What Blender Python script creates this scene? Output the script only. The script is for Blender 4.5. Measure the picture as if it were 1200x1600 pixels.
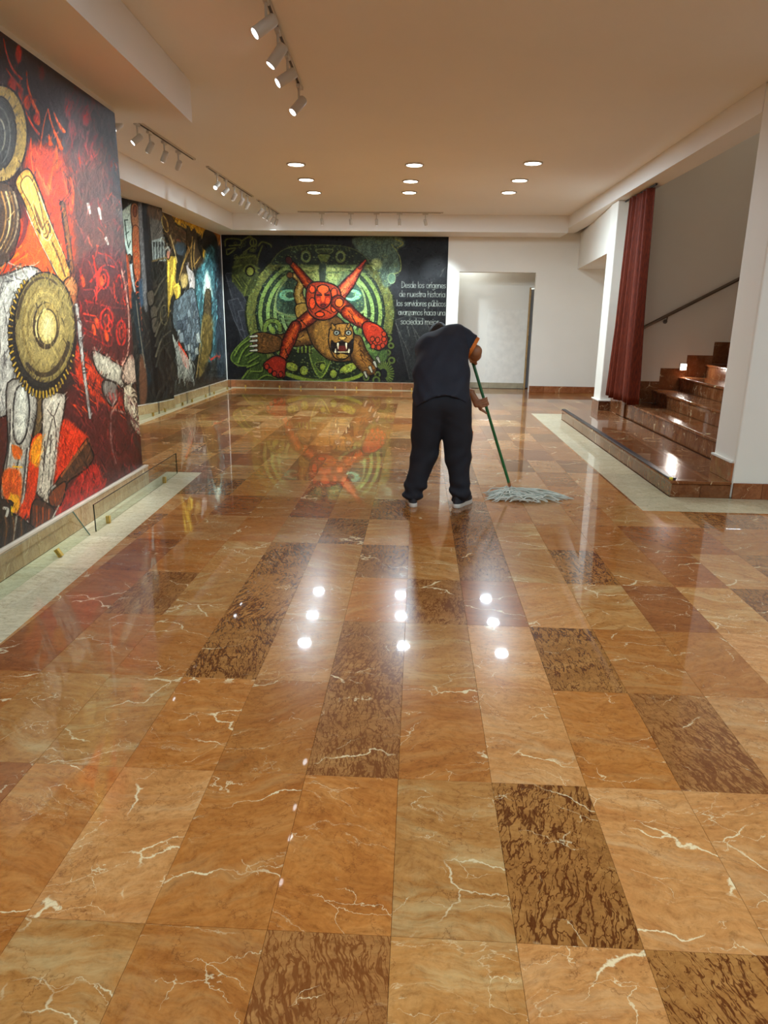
import bpy, bmesh, math, random
import numpy as np
from mathutils import Vector, Matrix

for o in list(bpy.data.objects): bpy.data.objects.remove(o)
S = bpy.context.scene
COL = S.collection
random.seed(7)

# ------------------------------------------------------------------ camera
F_PX, PITCH, YAW, ROLL, CAM_H = 1097.23, 0.270698, 0.0448119, 0.0141740, 1.43371
TX0, TY0 = -0.02965, 1.35393           # a joint crossing of the 0.3 x 0.6 m floor tiles

def cam_axes():
    cp, sp, cy, sy, cr, sr = math.cos(PITCH), math.sin(PITCH), math.cos(YAW), math.sin(YAW), math.cos(ROLL), math.sin(ROLL)
    f = np.array([-sy*cp, cy*cp, -sp]); r = np.array([cy, sy, 0.0]); u = np.cross(r, f)
    return cr*r+sr*u, -sr*r+cr*u, f
AX_R, AX_U, AX_F = cam_axes()
CAM = np.array([0.0, 0.0, CAM_H])
def project(x, y, z):
    dx, dy, dz = x-CAM[0], y-CAM[1], z-CAM[2]
    d = dx*AX_F[0]+dy*AX_F[1]+dz*AX_F[2]
    a = dx*AX_R[0]+dy*AX_R[1]+dz*AX_R[2]
    b = dx*AX_U[0]+dy*AX_U[1]+dz*AX_U[2]
    return 600+F_PX*a/d, 800-F_PX*b/d

cd = bpy.data.cameras.new('camera'); cam = bpy.data.objects.new('camera', cd); COL.objects.link(cam)
cd.sensor_fit = 'VERTICAL'; cd.sensor_height = 36.0; cd.lens = F_PX/1600*36.0
cd.clip_start = 0.05; cd.clip_end = 100
M = Matrix(((AX_R[0], AX_U[0], -AX_F[0], 0), (AX_R[1], AX_U[1], -AX_F[1], 0), (AX_R[2], AX_U[2], -AX_F[2], CAM_H), (0, 0, 0, 1)))
cam.matrix_world = M
S.camera = cam

# ------------------------------------------------------------------ world, exposure
w = bpy.data.worlds.new('world'); S.world = w; w.use_nodes = True
w.node_tree.nodes['Background'].inputs[0].default_value = (1.0, 0.93, 0.85, 1)
w.node_tree.nodes['Background'].inputs[1].default_value = 0.02
S.view_settings.view_transform = 'Standard'; S.view_settings.look = 'None'
S.view_settings.gamma = 1.0; S.view_settings.use_curve_mapping = False
S.view_settings.exposure = 0.0
S.cycles.caustics_reflective = False; S.cycles.caustics_refractive = False
S.cycles.use_denoising = True
S.cycles.sample_clamp_indirect = 6.0
POW_DOWN, POW_REAR, POW_SPOT, POW_STEP = 37.0, 21.0, 22.0, 5.0
COL_DOWN, COL_SPOT = (0.73, 0.92, 1.05), (0.74, 0.90, 1.0)

# ------------------------------------------------------------------ helpers
def lin(c):
    return tuple(((v/255)/12.92 if v/255 <= 0.04045 else ((v/255+0.055)/1.055)**2.4) for v in c)
def rgba(c): return (*lin(c), 1.0)

class MB:
    """collects boxes, prisms, tubes and lathes for ONE mesh"""
    def __init__(s): s.v, s.f, s.m = [], [], []
    def add(s, vs, fs, mi=0):
        b = len(s.v); s.v += [tuple(p) for p in vs]
        s.f += [tuple(b+i for i in f) for f in fs]; s.m += [mi]*len(fs); return s
    def box(s, x0, x1, y0, y1, z0, z1, mi=0):
        return s.add([(x0,y0,z0),(x1,y0,z0),(x1,y1,z0),(x0,y1,z0),(x0,y0,z1),(x1,y0,z1),(x1,y1,z1),(x0,y1,z1)],
              [(0,3,2,1),(4,5,6,7),(0,1,5,4),(1,2,6,5),(2,3,7,6),(3,0,4,7)], mi)
    def prism(s, poly, z0, z1, mi=0):
        a = sum(poly[i][0]*poly[(i+1)%len(poly)][1]-poly[(i+1)%len(poly)][0]*poly[i][1] for i in range(len(poly)))
        if a < 0: poly = poly[::-1]
        n = len(poly)
        return s.add([(x,y,z0) for x,y in poly]+[(x,y,z1) for x,y in poly],
              [tuple(range(n-1,-1,-1)), tuple(range(n,2*n))]+[(i,(i+1)%n,n+(i+1)%n,n+i) for i in range(n)], mi)
    def obox(s, c, ax, ay, az, hx, hy, hz, mi=0):
        c, ax, ay, az = Vector(c), Vector(ax), Vector(ay), Vector(az)
        P = [c+ax*hx*i+ay*hy*j+az*hz*k for i,j,k in ((-1,-1,-1),(1,-1,-1),(1,1,-1),(-1,1,-1),(-1,-1,1),(1,-1,1),(1,1,1),(-1,1,1))]
        return s.add(P, [(0,3,2,1),(4,5,6,7),(0,1,5,4),(1,2,6,5),(2,3,7,6),(3,0,4,7)], mi)
    def tube(s, path, r, n=10, mi=0, cap=True):
        path = [Vector(p) for p in path]; N = len(path)
        rs = r if isinstance(r, (list, tuple)) else [r]*N
        vs = []; t0 = (path[1]-path[0]).normalized()
        up = Vector((0,0,1)) if abs(t0.z) < 0.9 else Vector((1,0,0))
        a = t0.cross(up).normalized()
        for i in range(N):
            t = (path[min(i+1,N-1)]-path[max(i-1,0)]).normalized()
            a = (a-t*a.dot(t)).normalized(); b = t.cross(a)
            vs += [path[i]+(a*math.cos(2*math.pi*k/n)+b*math.sin(2*math.pi*k/n))*rs[i] for k in range(n)]
        fs = [(i*n+k, i*n+(k+1)%n, (i+1)*n+(k+1)%n, (i+1)*n+k) for i in range(N-1) for k in range(n)]
        if cap: fs += [tuple(range(n-1,-1,-1)), tuple(range((N-1)*n, N*n))]
        return s.add(vs, fs, mi)
    def build(s, name, mats, parent=None, smooth=False, bevel=0.0, seg=2, loc=None):
        me = bpy.data.meshes.new(name); me.from_pydata(s.v, [], s.f)
        for m in (mats if isinstance(mats, (list, tuple)) else [mats]): me.materials.append(m)
        if any(s.m): me.polygons.foreach_set('material_index', s.m)
        if smooth:
            me.polygons.foreach_set('use_smooth', [True]*len(s.f))
            try: me.set_sharp_from_angle(angle=math.radians(40))
            except Exception: pass
        me.update()
        o = bpy.data.objects.new(name, me); COL.objects.link(o)
        if loc is not None:
            me.transform(Matrix.Translation(-Vector(loc))); o.location = loc
        if parent is not None: attach(o, parent)
        if bevel:
            b = o.modifiers.new('bevel', 'BEVEL'); b.width = bevel; b.segments = seg; b.limit_method = 'ANGLE'
        return o

def attach(o, parent):
    o.parent = parent; o.matrix_parent_inverse = world_of(parent).inverted()
def world_of(o):
    m = Matrix.LocRotScale(o.location, o.rotation_euler, o.scale)
    return m if o.parent is None else world_of(o.parent) @ o.matrix_parent_inverse @ m
def thing(name, label, cat, loc, group=None):
    o = bpy.data.objects.new(name, None); COL.objects.link(o); o.location = loc
    o.empty_display_size = 0.1
    return tag(o, label, cat, group)
def tag(o, label, cat, group=None):
    o['label'] = label; o['category'] = cat
    if group: o['group'] = group
    return o
def struct(o, label=None):
    o['kind'] = 'structure'
    if label: o['label'] = label
    return o

# ------------------------------------------------------------------ materials
def nodemat(name):
    m = bpy.data.materials.new(name); m.use_nodes = True
    nt = m.node_tree; b = nt.nodes['Principled BSDF']
    return m, nt, b
def N(nt, t, **k):
    n = nt.nodes.new(t)
    for a, v in k.items():
        if a.startswith('i_'): n.inputs[a[2:].replace('_', ' ')].default_value = v
        else: setattr(n, a, v)
    return n
def ramp(nt, pts, fac, interp='LINEAR'):
    r = N(nt, 'ShaderNodeValToRGB'); r.color_ramp.interpolation = interp
    e = r.color_ramp.elements
    while len(e) < len(pts): e.new(0.5)
    for k, (p, c) in enumerate(pts):
        e[k].position = p; e[k].color = c if len(c) == 4 else (*c, 1)
    nt.links.new(fac, r.inputs[0]); return r.outputs[0]
def mix(nt, a, b, fac, mode='MIX'):
    n = N(nt, 'ShaderNodeMix', data_type='RGBA', blend_type=mode)
    for sock, v in ((n.inputs[0], fac), (n.inputs[6], a), (n.inputs[7], b)):
        if hasattr(v, 'is_linked'): nt.links.new(v, sock)
        elif isinstance(v, (int, float)): sock.default_value = v
        else: sock.default_value = v if len(v) == 4 else (*v, 1)
    return n.outputs[2]
def math_(nt, op, a, b=None):
    n = N(nt, 'ShaderNodeMath', operation=op)
    for k, v in enumerate((a, b)):
        if v is None: continue
        if hasattr(v, 'is_linked'): nt.links.new(v, n.inputs[k])
        else: n.inputs[k].default_value = v
    return n.outputs[0]
def bump(nt, b, h, strength, dist=0.01):
    n = N(nt, 'ShaderNodeBump'); n.inputs['Strength'].default_value = strength; n.inputs['Distance'].default_value = dist
    nt.links.new(h, n.inputs['Height']); nt.links.new(n.outputs[0], b.inputs['Normal']); return n

def plain(name, c, rough=0.5, metal=0.0, var=0.06, scale=8.0, bmp=0.0, bscale=60.0, spec=0.5, coat=0.0):
    m, nt, b = nodemat(name)
    tc = N(nt, 'ShaderNodeTexCoord')
    nz = N(nt, 'ShaderNodeTexNoise', i_Scale=scale, i_Detail=4.0); nt.links.new(tc.outputs['Object'], nz.inputs['Vector'])
    c0 = lin(c); lo = tuple(v*(1-var) for v in c0); hi = tuple(min(1, v*(1+var)) for v in c0)
    nt.links.new(ramp(nt, [(0.3, lo), (0.7, hi)], nz.outputs[0]), b.inputs['Base Color'])
    b.inputs['Roughness'].default_value = rough; b.inputs['Metallic'].default_value = metal
    b.inputs['Specular IOR Level'].default_value = spec
    b.inputs['Coat Weight'].default_value = coat
    if bmp:
        n2 = N(nt, 'ShaderNodeTexNoise', i_Scale=bscale, i_Detail=3.0); nt.links.new(tc.outputs['Object'], n2.inputs['Vector'])
        bump(nt, b, n2.outputs[0], bmp, 0.004)
    return m
def glow(name, c, strength):
    m, nt, b = nodemat(name)
    b.inputs['Base Color'].default_value = (0.8, 0.8, 0.8, 1)
    b.inputs['Emission Color'].default_value = (*c, 1); b.inputs['Emission Strength'].default_value = strength
    return m

def marble(name, base, vein_white=0.5, cloud=None, breccia=None, streak=0.5, rough=0.22, coat=0.72, scale=1.0):
    """polished stone: base = three colours dark>light; breccia = dark vein colour; white veins and cream clouds"""
    m, nt, b = nodemat(name)
    L = nt.links.new
    tc = N(nt, 'ShaderNodeTexCoord'); oi = N(nt, 'ShaderNodeObjectInfo')
    at = N(nt, 'ShaderNodeAttribute', attribute_name='tile_id')
    seed = math_(nt, 'ADD', oi.outputs['Random'], at.outputs['Fac'])
    cmb = N(nt, 'ShaderNodeCombineXYZ')
    L(math_(nt, 'MULTIPLY', seed, 37.3), cmb.inputs[0]); L(math_(nt, 'MULTIPLY', seed, 91.7), cmb.inputs[1]); L(math_(nt, 'MULTIPLY', seed, 13.1), cmb.inputs[2])
    add = N(nt, 'ShaderNodeVectorMath', operation='ADD'); L(tc.outputs['Object'], add.inputs[0]); L(cmb.outputs[0], add.inputs[1])
    rot = N(nt, 'ShaderNodeVectorRotate', rotation_type='Z_AXIS'); L(add.outputs[0], rot.inputs['Vector'])
    L(math_(nt, 'MULTIPLY', math_(nt, 'SUBTRACT', seed, 0.5), 0.9), rot.inputs['Angle'])
    sc = N(nt, 'ShaderNodeVectorMath', operation='MULTIPLY'); sc.inputs[1].default_value = (scale, scale, scale); L(rot.outputs[0], sc.inputs[0])
    V = sc.outputs[0]
    # warp
    wn = N(nt, 'ShaderNodeTexNoise', i_Scale=3.0, i_Detail=3.0); L(V, wn.inputs['Vector'])
    wv = N(nt, 'ShaderNodeVectorMath', operation='MULTIPLY'); wv.inputs[1].default_value = (0.22, 0.22, 0.22); L(wn.outputs['Color'], wv.inputs[0])
    W = N(nt, 'ShaderNodeVectorMath', operation='ADD'); L(V, W.inputs[0]); L(wv.outputs[0], W.inputs[1]); W = W.outputs[0]
    mp = N(nt, 'ShaderNodeMapping'); mp.inputs['Scale'].default_value = (1.0, 3.2, 1.0); L(W, mp.inputs['Vector'])
    n1 = N(nt, 'ShaderNodeTexNoise', i_Scale=3.2, i_Detail=12.0, i_Roughness=0.76); L(mp.outputs[0], n1.inputs['Vector'])
    colr = ramp(nt, [(0.30, lin(base[0])), (0.50, lin(base[1])), (0.72, lin(base[2]))], n1.outputs[0])
    n2 = N(nt, 'ShaderNodeTexNoise', i_Scale=48.0, i_Detail=6.0, i_Roughness=0.78); L(W, n2.inputs['Vector'])
    colr = mix(nt, colr, ramp(nt, [(0.30, (0.5,0.46,0.42)), (0.47, (0.97,0.97,0.96)), (0.72, (1.22,1.24,1.26))], n2.outputs[0]), 0.7, 'MULTIPLY')
    n2b = N(nt, 'ShaderNodeTexNoise', i_Scale=17.0, i_Detail=8.0, i_Roughness=0.72); L(mp.outputs[0], n2b.inputs['Vector'])
    colr = mix(nt, colr, ramp(nt, [(0.30, (0.62,0.54,0.46)), (0.50, (1,1,1)), (0.70, (1.16,1.18,1.2))], n2b.outputs[0]), 0.6, 'MULTIPLY')
    if breccia:
        w2 = N(nt, 'ShaderNodeTexNoise', i_Scale=9.0, i_Detail=3.0); L(V, w2.inputs['Vector'])
        wm = N(nt, 'ShaderNodeVectorMath', operation='MULTIPLY_ADD'); wm.inputs[1].default_value = (0.06, 0.06, 0.06); L(w2.outputs['Color'], wm.inputs[0]); L(V, wm.inputs[2])
        ms = N(nt, 'ShaderNodeTexNoise', i_Scale=3.5, i_Detail=2.0); L(W, ms.inputs['Vector'])
        for sc_, th, rz in ((32.0, 0.040, 0.30), (58.0, 0.030, 0.16)):
            mb = N(nt, 'ShaderNodeMapping'); mb.inputs['Scale'].default_value = (1.0, 0.20, 1.0); mb.inputs['Rotation'].default_value = (0, 0, rz); mb.inputs['Location'].default_value = (sc_, 3, 1); L(wm.outputs[0], mb.inputs['Vector'])
            nb = N(nt, 'ShaderNodeTexNoise', i_Scale=sc_, i_Detail=3.0, i_Roughness=0.5); L(mb.outputs[0], nb.inputs['Vector'])
            e = math_(nt, 'DIVIDE', math_(nt, 'ABSOLUTE', math_(nt, 'SUBTRACT', nb.outputs[0], 0.5)), ramp(nt, [(0.35, (th*0.25,)*3), (0.68, (th*1.5,)*3)], ms.outputs[0]))
            colr = mix(nt, mix(nt, lin(breccia), colr, 0.12), colr, ramp(nt, [(0.45, (0,0,0)), (1.0, (1,1,1))], e))
    if cloud:
        mc = N(nt, 'ShaderNodeMapping'); mc.inputs['Scale'].default_value = (0.8, 4.5, 1.0); L(W, mc.inputs['Vector'])
        n3 = N(nt, 'ShaderNodeTexNoise', i_Scale=2.2, i_Detail=7.0, i_Roughness=0.68); L(mc.outputs[0], n3.inputs['Vector'])
        colr = mix(nt, colr, lin(cloud), ramp(nt, [(0.52, (0,0,0)), (0.74, (streak,)*3)], n3.outputs[0]))
    if vein_white:
        # long crackle veins of changing width, broken up by a coarse noise, then short wisps
        w3 = N(nt, 'ShaderNodeTexNoise', i_Scale=7.0, i_Detail=5.0, i_Roughness=0.6); L(V, w3.inputs['Vector'])
        wq = N(nt, 'ShaderNodeVectorMath', operation='MULTIPLY_ADD'); wq.inputs[1].default_value = (0.13, 0.13, 0.13); L(w3.outputs['Color'], wq.inputs[0]); L(W, wq.inputs[2])
        cream = lin((222, 198, 154))
        for sc_, t0, t1, amt, off in ((2.3, 0.003, 0.016, 1.0, 3.0), (5.6, 0.002, 0.011, 0.75, 9.0)):
            mv = N(nt, 'ShaderNodeMapping'); mv.inputs['Scale'].default_value = (0.75, 1.5, 1.0); mv.inputs['Location'].default_value = (off, 2, off*0.7); L(wq.outputs[0], mv.inputs['Vector'])
            vv = N(nt, 'ShaderNodeTexVoronoi', feature='DISTANCE_TO_EDGE', i_Scale=sc_); L(mv.outputs[0], vv.inputs['Vector'])
            nm = N(nt, 'ShaderNodeTexNoise', i_Scale=sc_*1.1, i_Detail=2.0); L(mv.outputs[0], nm.inputs['Vector'])
            wd = ramp(nt, [(0.40, (t0,)*3), (0.75, (t1,)*3)], nm.outputs[0])
            ln = ramp(nt, [(0.30, (1,1,1)), (1.0, (0,0,0))], math_(nt, 'DIVIDE', vv.outputs['Distance'], wd))
            msk = ramp(nt, [(0.60-0.18*vein_white, (0,0,0)), (0.66-0.16*vein_white, (amt,)*3)], nm.outputs[0])
            colr = mix(nt, colr, cream, math_(nt, 'MULTIPLY', ln, msk))
        mv = N(nt, 'ShaderNodeMapping'); mv.inputs['Scale'].default_value = (0.6, 2.2, 1.0); L(W, mv.inputs['Vector'])
        nv = N(nt, 'ShaderNodeTexNoise', i_Scale=5.0, i_Detail=7.0, i_Roughness=0.6); L(mv.outputs[0], nv.inputs['Vector'])
        d = math_(nt, 'ABSOLUTE', math_(nt, 'SUBTRACT', nv.outputs[0], 0.5))
        nm = N(nt, 'ShaderNodeTexNoise', i_Scale=3.0, i_Detail=2.0); L(mv.outputs[0], nm.inputs['Vector'])
        colr = mix(nt, colr, cream, math_(nt, 'MULTIPLY', ramp(nt, [(0.0, (1,1,1)), (0.006, (0,0,0))], d), ramp(nt, [(0.62-0.2*vein_white, (0,0,0)), (0.75-0.2*vein_white, (0.6,)*3)], nm.outputs[0])))
    # thin dark cracks
    nc = N(nt, 'ShaderNodeTexNoise', i_Scale=2.4, i_Detail=8.0, i_Roughness=0.6); L(V, nc.inputs['Vector'])
    dk = ramp(nt, [(0.0, (0.5,)*3), (0.0035, (0,0,0))], math_(nt, 'ABSOLUTE', math_(nt, 'SUBTRACT', nc.outputs[0], 0.47)))
    colr = mix(nt, colr, lin((92, 46, 22)), dk)
    # each stone a touch lighter or darker
    tone = ramp(nt, [(0.0, (0.86,0.86,0.86)), (1.0, (1.12,1.12,1.12))], math_(nt, 'FRACT', math_(nt, 'MULTIPLY', seed, 7.77)))
    colr = mix(nt, colr, tone, 1.0, 'MULTIPLY')
    L(colr, b.inputs['Base Color'])
    b.inputs['Roughness'].default_value = rough; b.inputs['Coat Weight'].default_value = coat; b.inputs['Coat Roughness'].default_value = 0.025
    b.inputs['Specular IOR Level'].default_value = 0.06
    nw = N(nt, 'ShaderNodeTexNoise', i_Scale=7.0, i_Detail=2.0); L(tc.outputs['Object'], nw.inputs['Vector'])
    bp = bump(nt, b, nw.outputs[0], 0.02, 0.004); L(bp.outputs[0], b.inputs['Coat Normal'])
    return m

M_TILE = {
 'd': marble('marble_dark_breccia', ((140,90,42),(162,108,54),(180,128,70)), 0.12, None, (86,40,15)),
 'g': marble('marble_brown_breccia', ((132,84,42),(154,102,54),(170,122,70)), 0.2, None, (112,62,27)),
 'l': marble('marble_light_veined', ((158,100,46),(178,122,64),(194,144,88)), 0.62, (206,180,126), None, 0.75),
 'o': marble('marble_orange', ((148,84,34),(170,106,48),(186,128,70)), 0.45, (194,158,104), None, 0.4),
 'p': marble('marble_pink_beige', ((168,106,54),(186,128,72),(200,148,94)), 0.48, (206,176,130), None, 0.45),
 'r': marble('marble_red_brown', ((130,70,30),(150,86,40),(166,104,54)), 0.38, (184,148,98), None, 0.25),
}
M_CREAM = marble('marble_cream', ((194,178,142),(208,193,158),(218,206,174)), 0.1, (224,214,184), None, 0.5, rough=0.3)
M_STAIR = marble('marble_stair', ((98,54,28),(122,72,40),(144,94,58)), 0.4, (186,146,104), None, 0.3)
M_BASE = marble('marble_baseboard', ((150,112,74),(172,134,94),(190,156,116)), 0.2, (206,180,140), None, 0.4, rough=0.3)
M_BASE_RED = marble('marble_baseboard_red', ((116,62,36),(142,84,50),(164,106,70)), 0.35, (196,160,118), None, 0.35, rough=0.3)
M_GROUT = plain('grout', (128, 78, 46), 0.8)
M_WALL = plain('white_wall_paint', (234, 229, 218), 0.62, var=0.02, scale=1.5, bmp=0.04, bscale=120)
M_CEIL = plain('white_ceiling_paint', (238, 234, 228), 0.7, var=0.015, scale=1.0)
M_WHITE = plain('white_metal', (200, 194, 184), 0.4, var=0.02)
M_BLACK = plain('black_plastic', (26, 22, 20), 0.5)
M_BRASS = plain('brass', (204, 168, 84), 0.32, metal=0.85, var=0.1, scale=30)
M_STEEL = plain('dark_steel', (120, 108, 98), 0.3, metal=0.9)
M_WOOD = plain('pale_wood', (182, 146, 96), 0.5, var=0.15, scale=14)
M_GREY = plain('grey_door_paint', (152, 150, 152), 0.5)
M_LENS = glow('downlight_glow', (1.0, 0.95, 0.84), 14.0)
M_SPOT = glow('spot_lens_glow', (0.92, 0.96, 1.0), 12.0)
M_SPOTDIM = glow('spot_lens_dim_glow', (1.0, 0.9, 0.75), 1.6)
M_STEPL = glow('step_light_glow', (1.0, 0.93, 0.85), 30.0)
def glass_mat():
    m = bpy.data.materials.new('clear_glass'); m.use_nodes = True; nt = m.node_tree; nt.nodes.clear()
    out = N(nt, 'ShaderNodeOutputMaterial'); tr = N(nt, 'ShaderNodeBsdfTransparent'); gl = N(nt, 'ShaderNodeBsdfGlossy')
    tr.inputs[0].default_value = (0.93, 0.965, 0.94, 1); gl.inputs['Roughness'].default_value = 0.01
    fr = N(nt, 'ShaderNodeFresnel'); fr.inputs[0].default_value = 1.5; ge = N(nt, 'ShaderNodeNewGeometry')
    nz = N(nt, 'ShaderNodeTexNoise', i_Scale=3.0); tc = N(nt, 'ShaderNodeTexCoord'); nt.links.new(tc.outputs['Object'], nz.inputs['Vector'])
    mx = N(nt, 'ShaderNodeMixShader'); nt.links.new(math_(nt, 'MULTIPLY', fr.outputs[0], math_(nt, 'SUBTRACT', 1.0, ge.outputs['Backfacing'])), mx.inputs[0]); nt.links.new(tr.outputs[0], mx.inputs[1]); nt.links.new(gl.outputs[0], mx.inputs[2])
    nt.links.new(mx.outputs[0], out.inputs[0]); return m
M_GLASS = glass_mat()
M_GEDGE2 = plain('pale_glass_edge', (120, 140, 128), 0.15)
M_GEDGE = plain('dark_glass_edge', (30, 40, 36), 0.15)
# ------------------------------------------------------------------ room plan
CEIL = 3.24
def Fx(y): return -2.26-0.0286*(y-3.5)          # face of the baseboard on the near left wall
def Wx(y): return Fx(y)-0.03                    # face of that wall
def Bx(y): return -1.84-0.0472*(y-2.79)         # outer edge of its cream border
W2 = [(-4.10, 5.86), (-4.10, 10.0), (-3.92, 10.59), (-3.85, 11.02), (-3.99, 11.05), (-3.94, 14.55)]   # rear left wall, in plan
YB = 14.55
REAR = -3.6

# floor ------------------------------------------------------------
def clip(poly, a, b, c):                         # keep a*x+b*y<=c
    out = []
    for i in range(len(poly)):
        p, q = poly[i], poly[(i+1) % len(poly)]
        dp, dq = a*p[0]+b*p[1]-c, a*q[0]+b*q[1]-c
        if dp <= 0: out.append(p)
        if dp*dq < 0:
            t = dp/(dp-dq); out.append((p[0]+(q[0]-p[0])*t, p[1]+(q[1]-p[1])*t))
    return out
def area(p): return abs(sum(p[i][0]*p[(i+1)%len(p)][1]-p[(i+1)%len(p)][0]*p[i][1] for i in range(len(p))))/2 if len(p) > 2 else 0
def subtract(polys, hole):                       # hole: convex, counter-clockwise
    res = []
    for p in polys:
        rest = p
        for i in range(len(hole)):
            (x0, y0), (x1, y1) = hole[i], hole[(i+1) % len(hole)]
            a, b = (y1-y0), -(x1-x0); c = a*x0+b*y0     # inside: a*x+b*y<=c
            outp = clip(rest, -a, -b, -c)
            if area(outp) > 1e-5: res.append(outp)
            rest = clip(rest, a, b, c)
            if area(rest) < 1e-5: break
    return res
border_zones = {
 'left': [(Fx(REAR), REAR), (Bx(REAR), REAR), (Bx(6.38), 6.38), (Fx(6.38), 6.38)],
 'left_rear': [(-4.10, 6.0), (-3.70, 6.0), (-3.73, 14.24), (-3.95, 14.5), (-4.1, 14.5)],
 'back': [(-3.95, 14.24), (0.74, 14.24), (0.74, YB), (-3.95, YB)],
 'pier': [(1.79, 5.40), (5.0, 5.40), (5.0, 5.87), (1.79, 5.87)],
 'step': [(1.79, 5.87), (2.15, 5.87), (2.15, 10.6), (1.80, 10.6)],
 'step_end': [(1.80, 10.6), (2.66, 10.6), (2.66, 11.2), (1.80, 11.2)],
}
holes = list(border_zones.values()) + [[(2.15, 5.87), (9, 5.87), (9, 10.6), (2.15, 10.6)],
   [(-6, REAR), (Fx(REAR), REAR), (Fx(5.85), 5.85), (-6, 5.85)],
   [(-6, 5.85), (-4.08, 5.85), (-3.98, YB), (-6, YB)]]
floor = struct(MB().prism([(-4.4, REAR-.2), (6.6, REAR-.2), (6.6, 15.5), (-4.4, 15.5)], -0.10, -0.012).build('floor', M_GROUT))
KIND = {}
KIND.update({(-5,0):'r', (-4,0):'o', (-3,0):'p', (-2,0):'o', (-1,0):'o', (0,0):'l', (1,0):'d', (2,0):'p', (3,0):'p', (4,0):'o',
 (-4,-1):'o', (-3,-1):'l', (-2,-1):'o', (-1,-1):'g', (0,-1):'l', (1,-1):'p', (2,-1):'d', (3,-1):'d',
 (-6,1):'o', (-5,1):'l', (-4,1):'l', (-3,1):'o', (-2,1):'o', (-1,1):'g', (0,1):'o', (1,1):'p', (2,1):'o', (3,1):'g', (4,1):'p', (5,1):'o',
 (-6,2):'r', (-5,2):'o', (-4,2):'o', (-3,2):'d', (-2,2):'p', (-1,2):'g', (0,2):'l', (1,2):'p', (2,2):'d', (3,2):'o', (4,2):'o', (5,2):'p',
 (-6,3):'r', (-5,3):'g', (-4,3):'l', (-3,3):'d', (-2,3):'l', (-1,3):'o', (0,3):'g', (1,3):'r', (2,3):'p', (3,3):'l', (4,3):'r', (5,3):'l', (6,3):'g',
 (-6,4):'r', (-5,4):'o', (-4,4):'l', (-3,4):'d', (-2,4):'l', (-1,4):'g', (0,4):'l', (1,4):'g', (2,4):'l', (3,4):'d', (4,4):'o', (5,4):'r', (6,4):'p',
 (-5,5):'p', (-4,5):'o', (-3,5):'l', (-2,5):'g', (-1,5):'l', (0,5):'o', (1,5):'g', (2,5):'l', (3,5):'o', (4,5):'o', (5,5):'r', (6,5):'r',
 (-5,6):'r', (-4,6):'o', (-3,6):'r', (-2,6):'o', (-1,6):'g', (0,6):'o', (1,6):'g', (2,6):'o', (3,6):'p', (4,6):'o'})
rt = random.Random(11)
GAP = 0.0007
tile_mesh = {}
def tile_shape(poly):
    """a slab 12 mm thick with a fine chamfered top edge, cut to poly"""
    n = len(poly); cx = sum(p[0] for p in poly)/n; cy = sum(p[1] for p in poly)/n
    def inset(d):
        out = []
        for i in range(n):
            p0, p, p1 = Vector((*poly[i-1], 0)), Vector((*poly[i], 0)), Vector((*poly[(i+1) % n], 0))
            e0, e1 = (p-p0).normalized(), (p1-p).normalized()
            nn = Vector((-e0.y, e0.x, 0))+Vector((-e1.y, e1.x, 0))
            q = p+nn.normalized()*d/max(0.3, math.cos(e0.angle(e1, 0)/2)) if nn.length > 1e-6 else p
            out.append((q.x, q.y))
        return out
    a, b = inset(GAP/2), inset(GAP/2+0.0005)
    vs = [(x, y, -0.012) for x, y in a]+[(x, y, -0.0006) for x, y in a]+[(x, y, 0.0) for x, y in b]
    fs = [tuple(range(2*n, 3*n))]
    for k in (0, n):
        fs += [(k+i, k+(i+1) % n, k+n+(i+1) % n, k+n+i) for i in range(n)]
    return vs, fs
cands = []
for j in range(-8, 23):
    for i in range(-15, 17):
        x0, y0 = TX0+.3*i, TY0+.6*j
        if y0+.6 > 15.3: continue
        if x0 > 4.3 and y0 > 5: continue
        if y0 > 14.3 and (x0 < 0.4 or x0 > 2.5): continue
        polys = [[(x0, y0), (x0+.3, y0), (x0+.3, y0+.6), (x0, y0+.6)]]
        for h in holes: polys = subtract(polys, h)
        polys = [p for p in polys if area(p) > 3e-4]
        if not polys: continue
        seen = 0.0
        if y0 > 0.3:
            q = [project(px, py, 0) for px, py in ((x0, y0), (x0+.3, y0), (x0+.3, y0+.6), (x0, y0+.6))]
            q = clip(clip(clip(clip(q, -1, 0, 0), 1, 0, 1200), 0, -1, 0), 0, 1, 1600)
            seen = area(q)*sum(area(p) for p in polys)/.18
        k = KIND.get((i, j)) or rt.choices('dglopr', (1, 3, 3, 5, 3, 3))[0]
        cands.append((seen, i, j, k, polys))
cands.sort(key=lambda c: -c[0])
def mesh_from(vs, fs, mat, name):
    me = bpy.data.meshes.new(name); me.from_pydata(vs, [], fs); me.materials.append(mat); me.update(); return me
for seen, i, j, k, polys in cands[:298]:
    cx, cy = TX0+.3*i+.15, TY0+.6*j+.3
    whole = len(polys) == 1 and abs(area(polys[0])-.18) < 1e-4
    if whole:
        if k not in tile_mesh:
            vs, fs = tile_shape([(-.15, -.3), (.15, -.3), (.15, .3), (-.15, .3)]); tile_mesh[k] = mesh_from(vs, fs, M_TILE[k], 'tile')
        me = tile_mesh[k]
    else:
        vs, fs = [], []
        for p in polys:
            a, f = tile_shape([(x-cx, y-cy) for x, y in p]); fs += [tuple(q+len(vs) for q in t) for t in f]; vs += a
        me = mesh_from(vs, fs, M_TILE[k], 'tile')
    o = bpy.data.objects.new('tile', me); COL.objects.link(o); o.location = (cx, cy, 0); attach(o, floor)
vs, fs, ms, ids = [], [], [], []
keys = 'dglopr'
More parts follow.
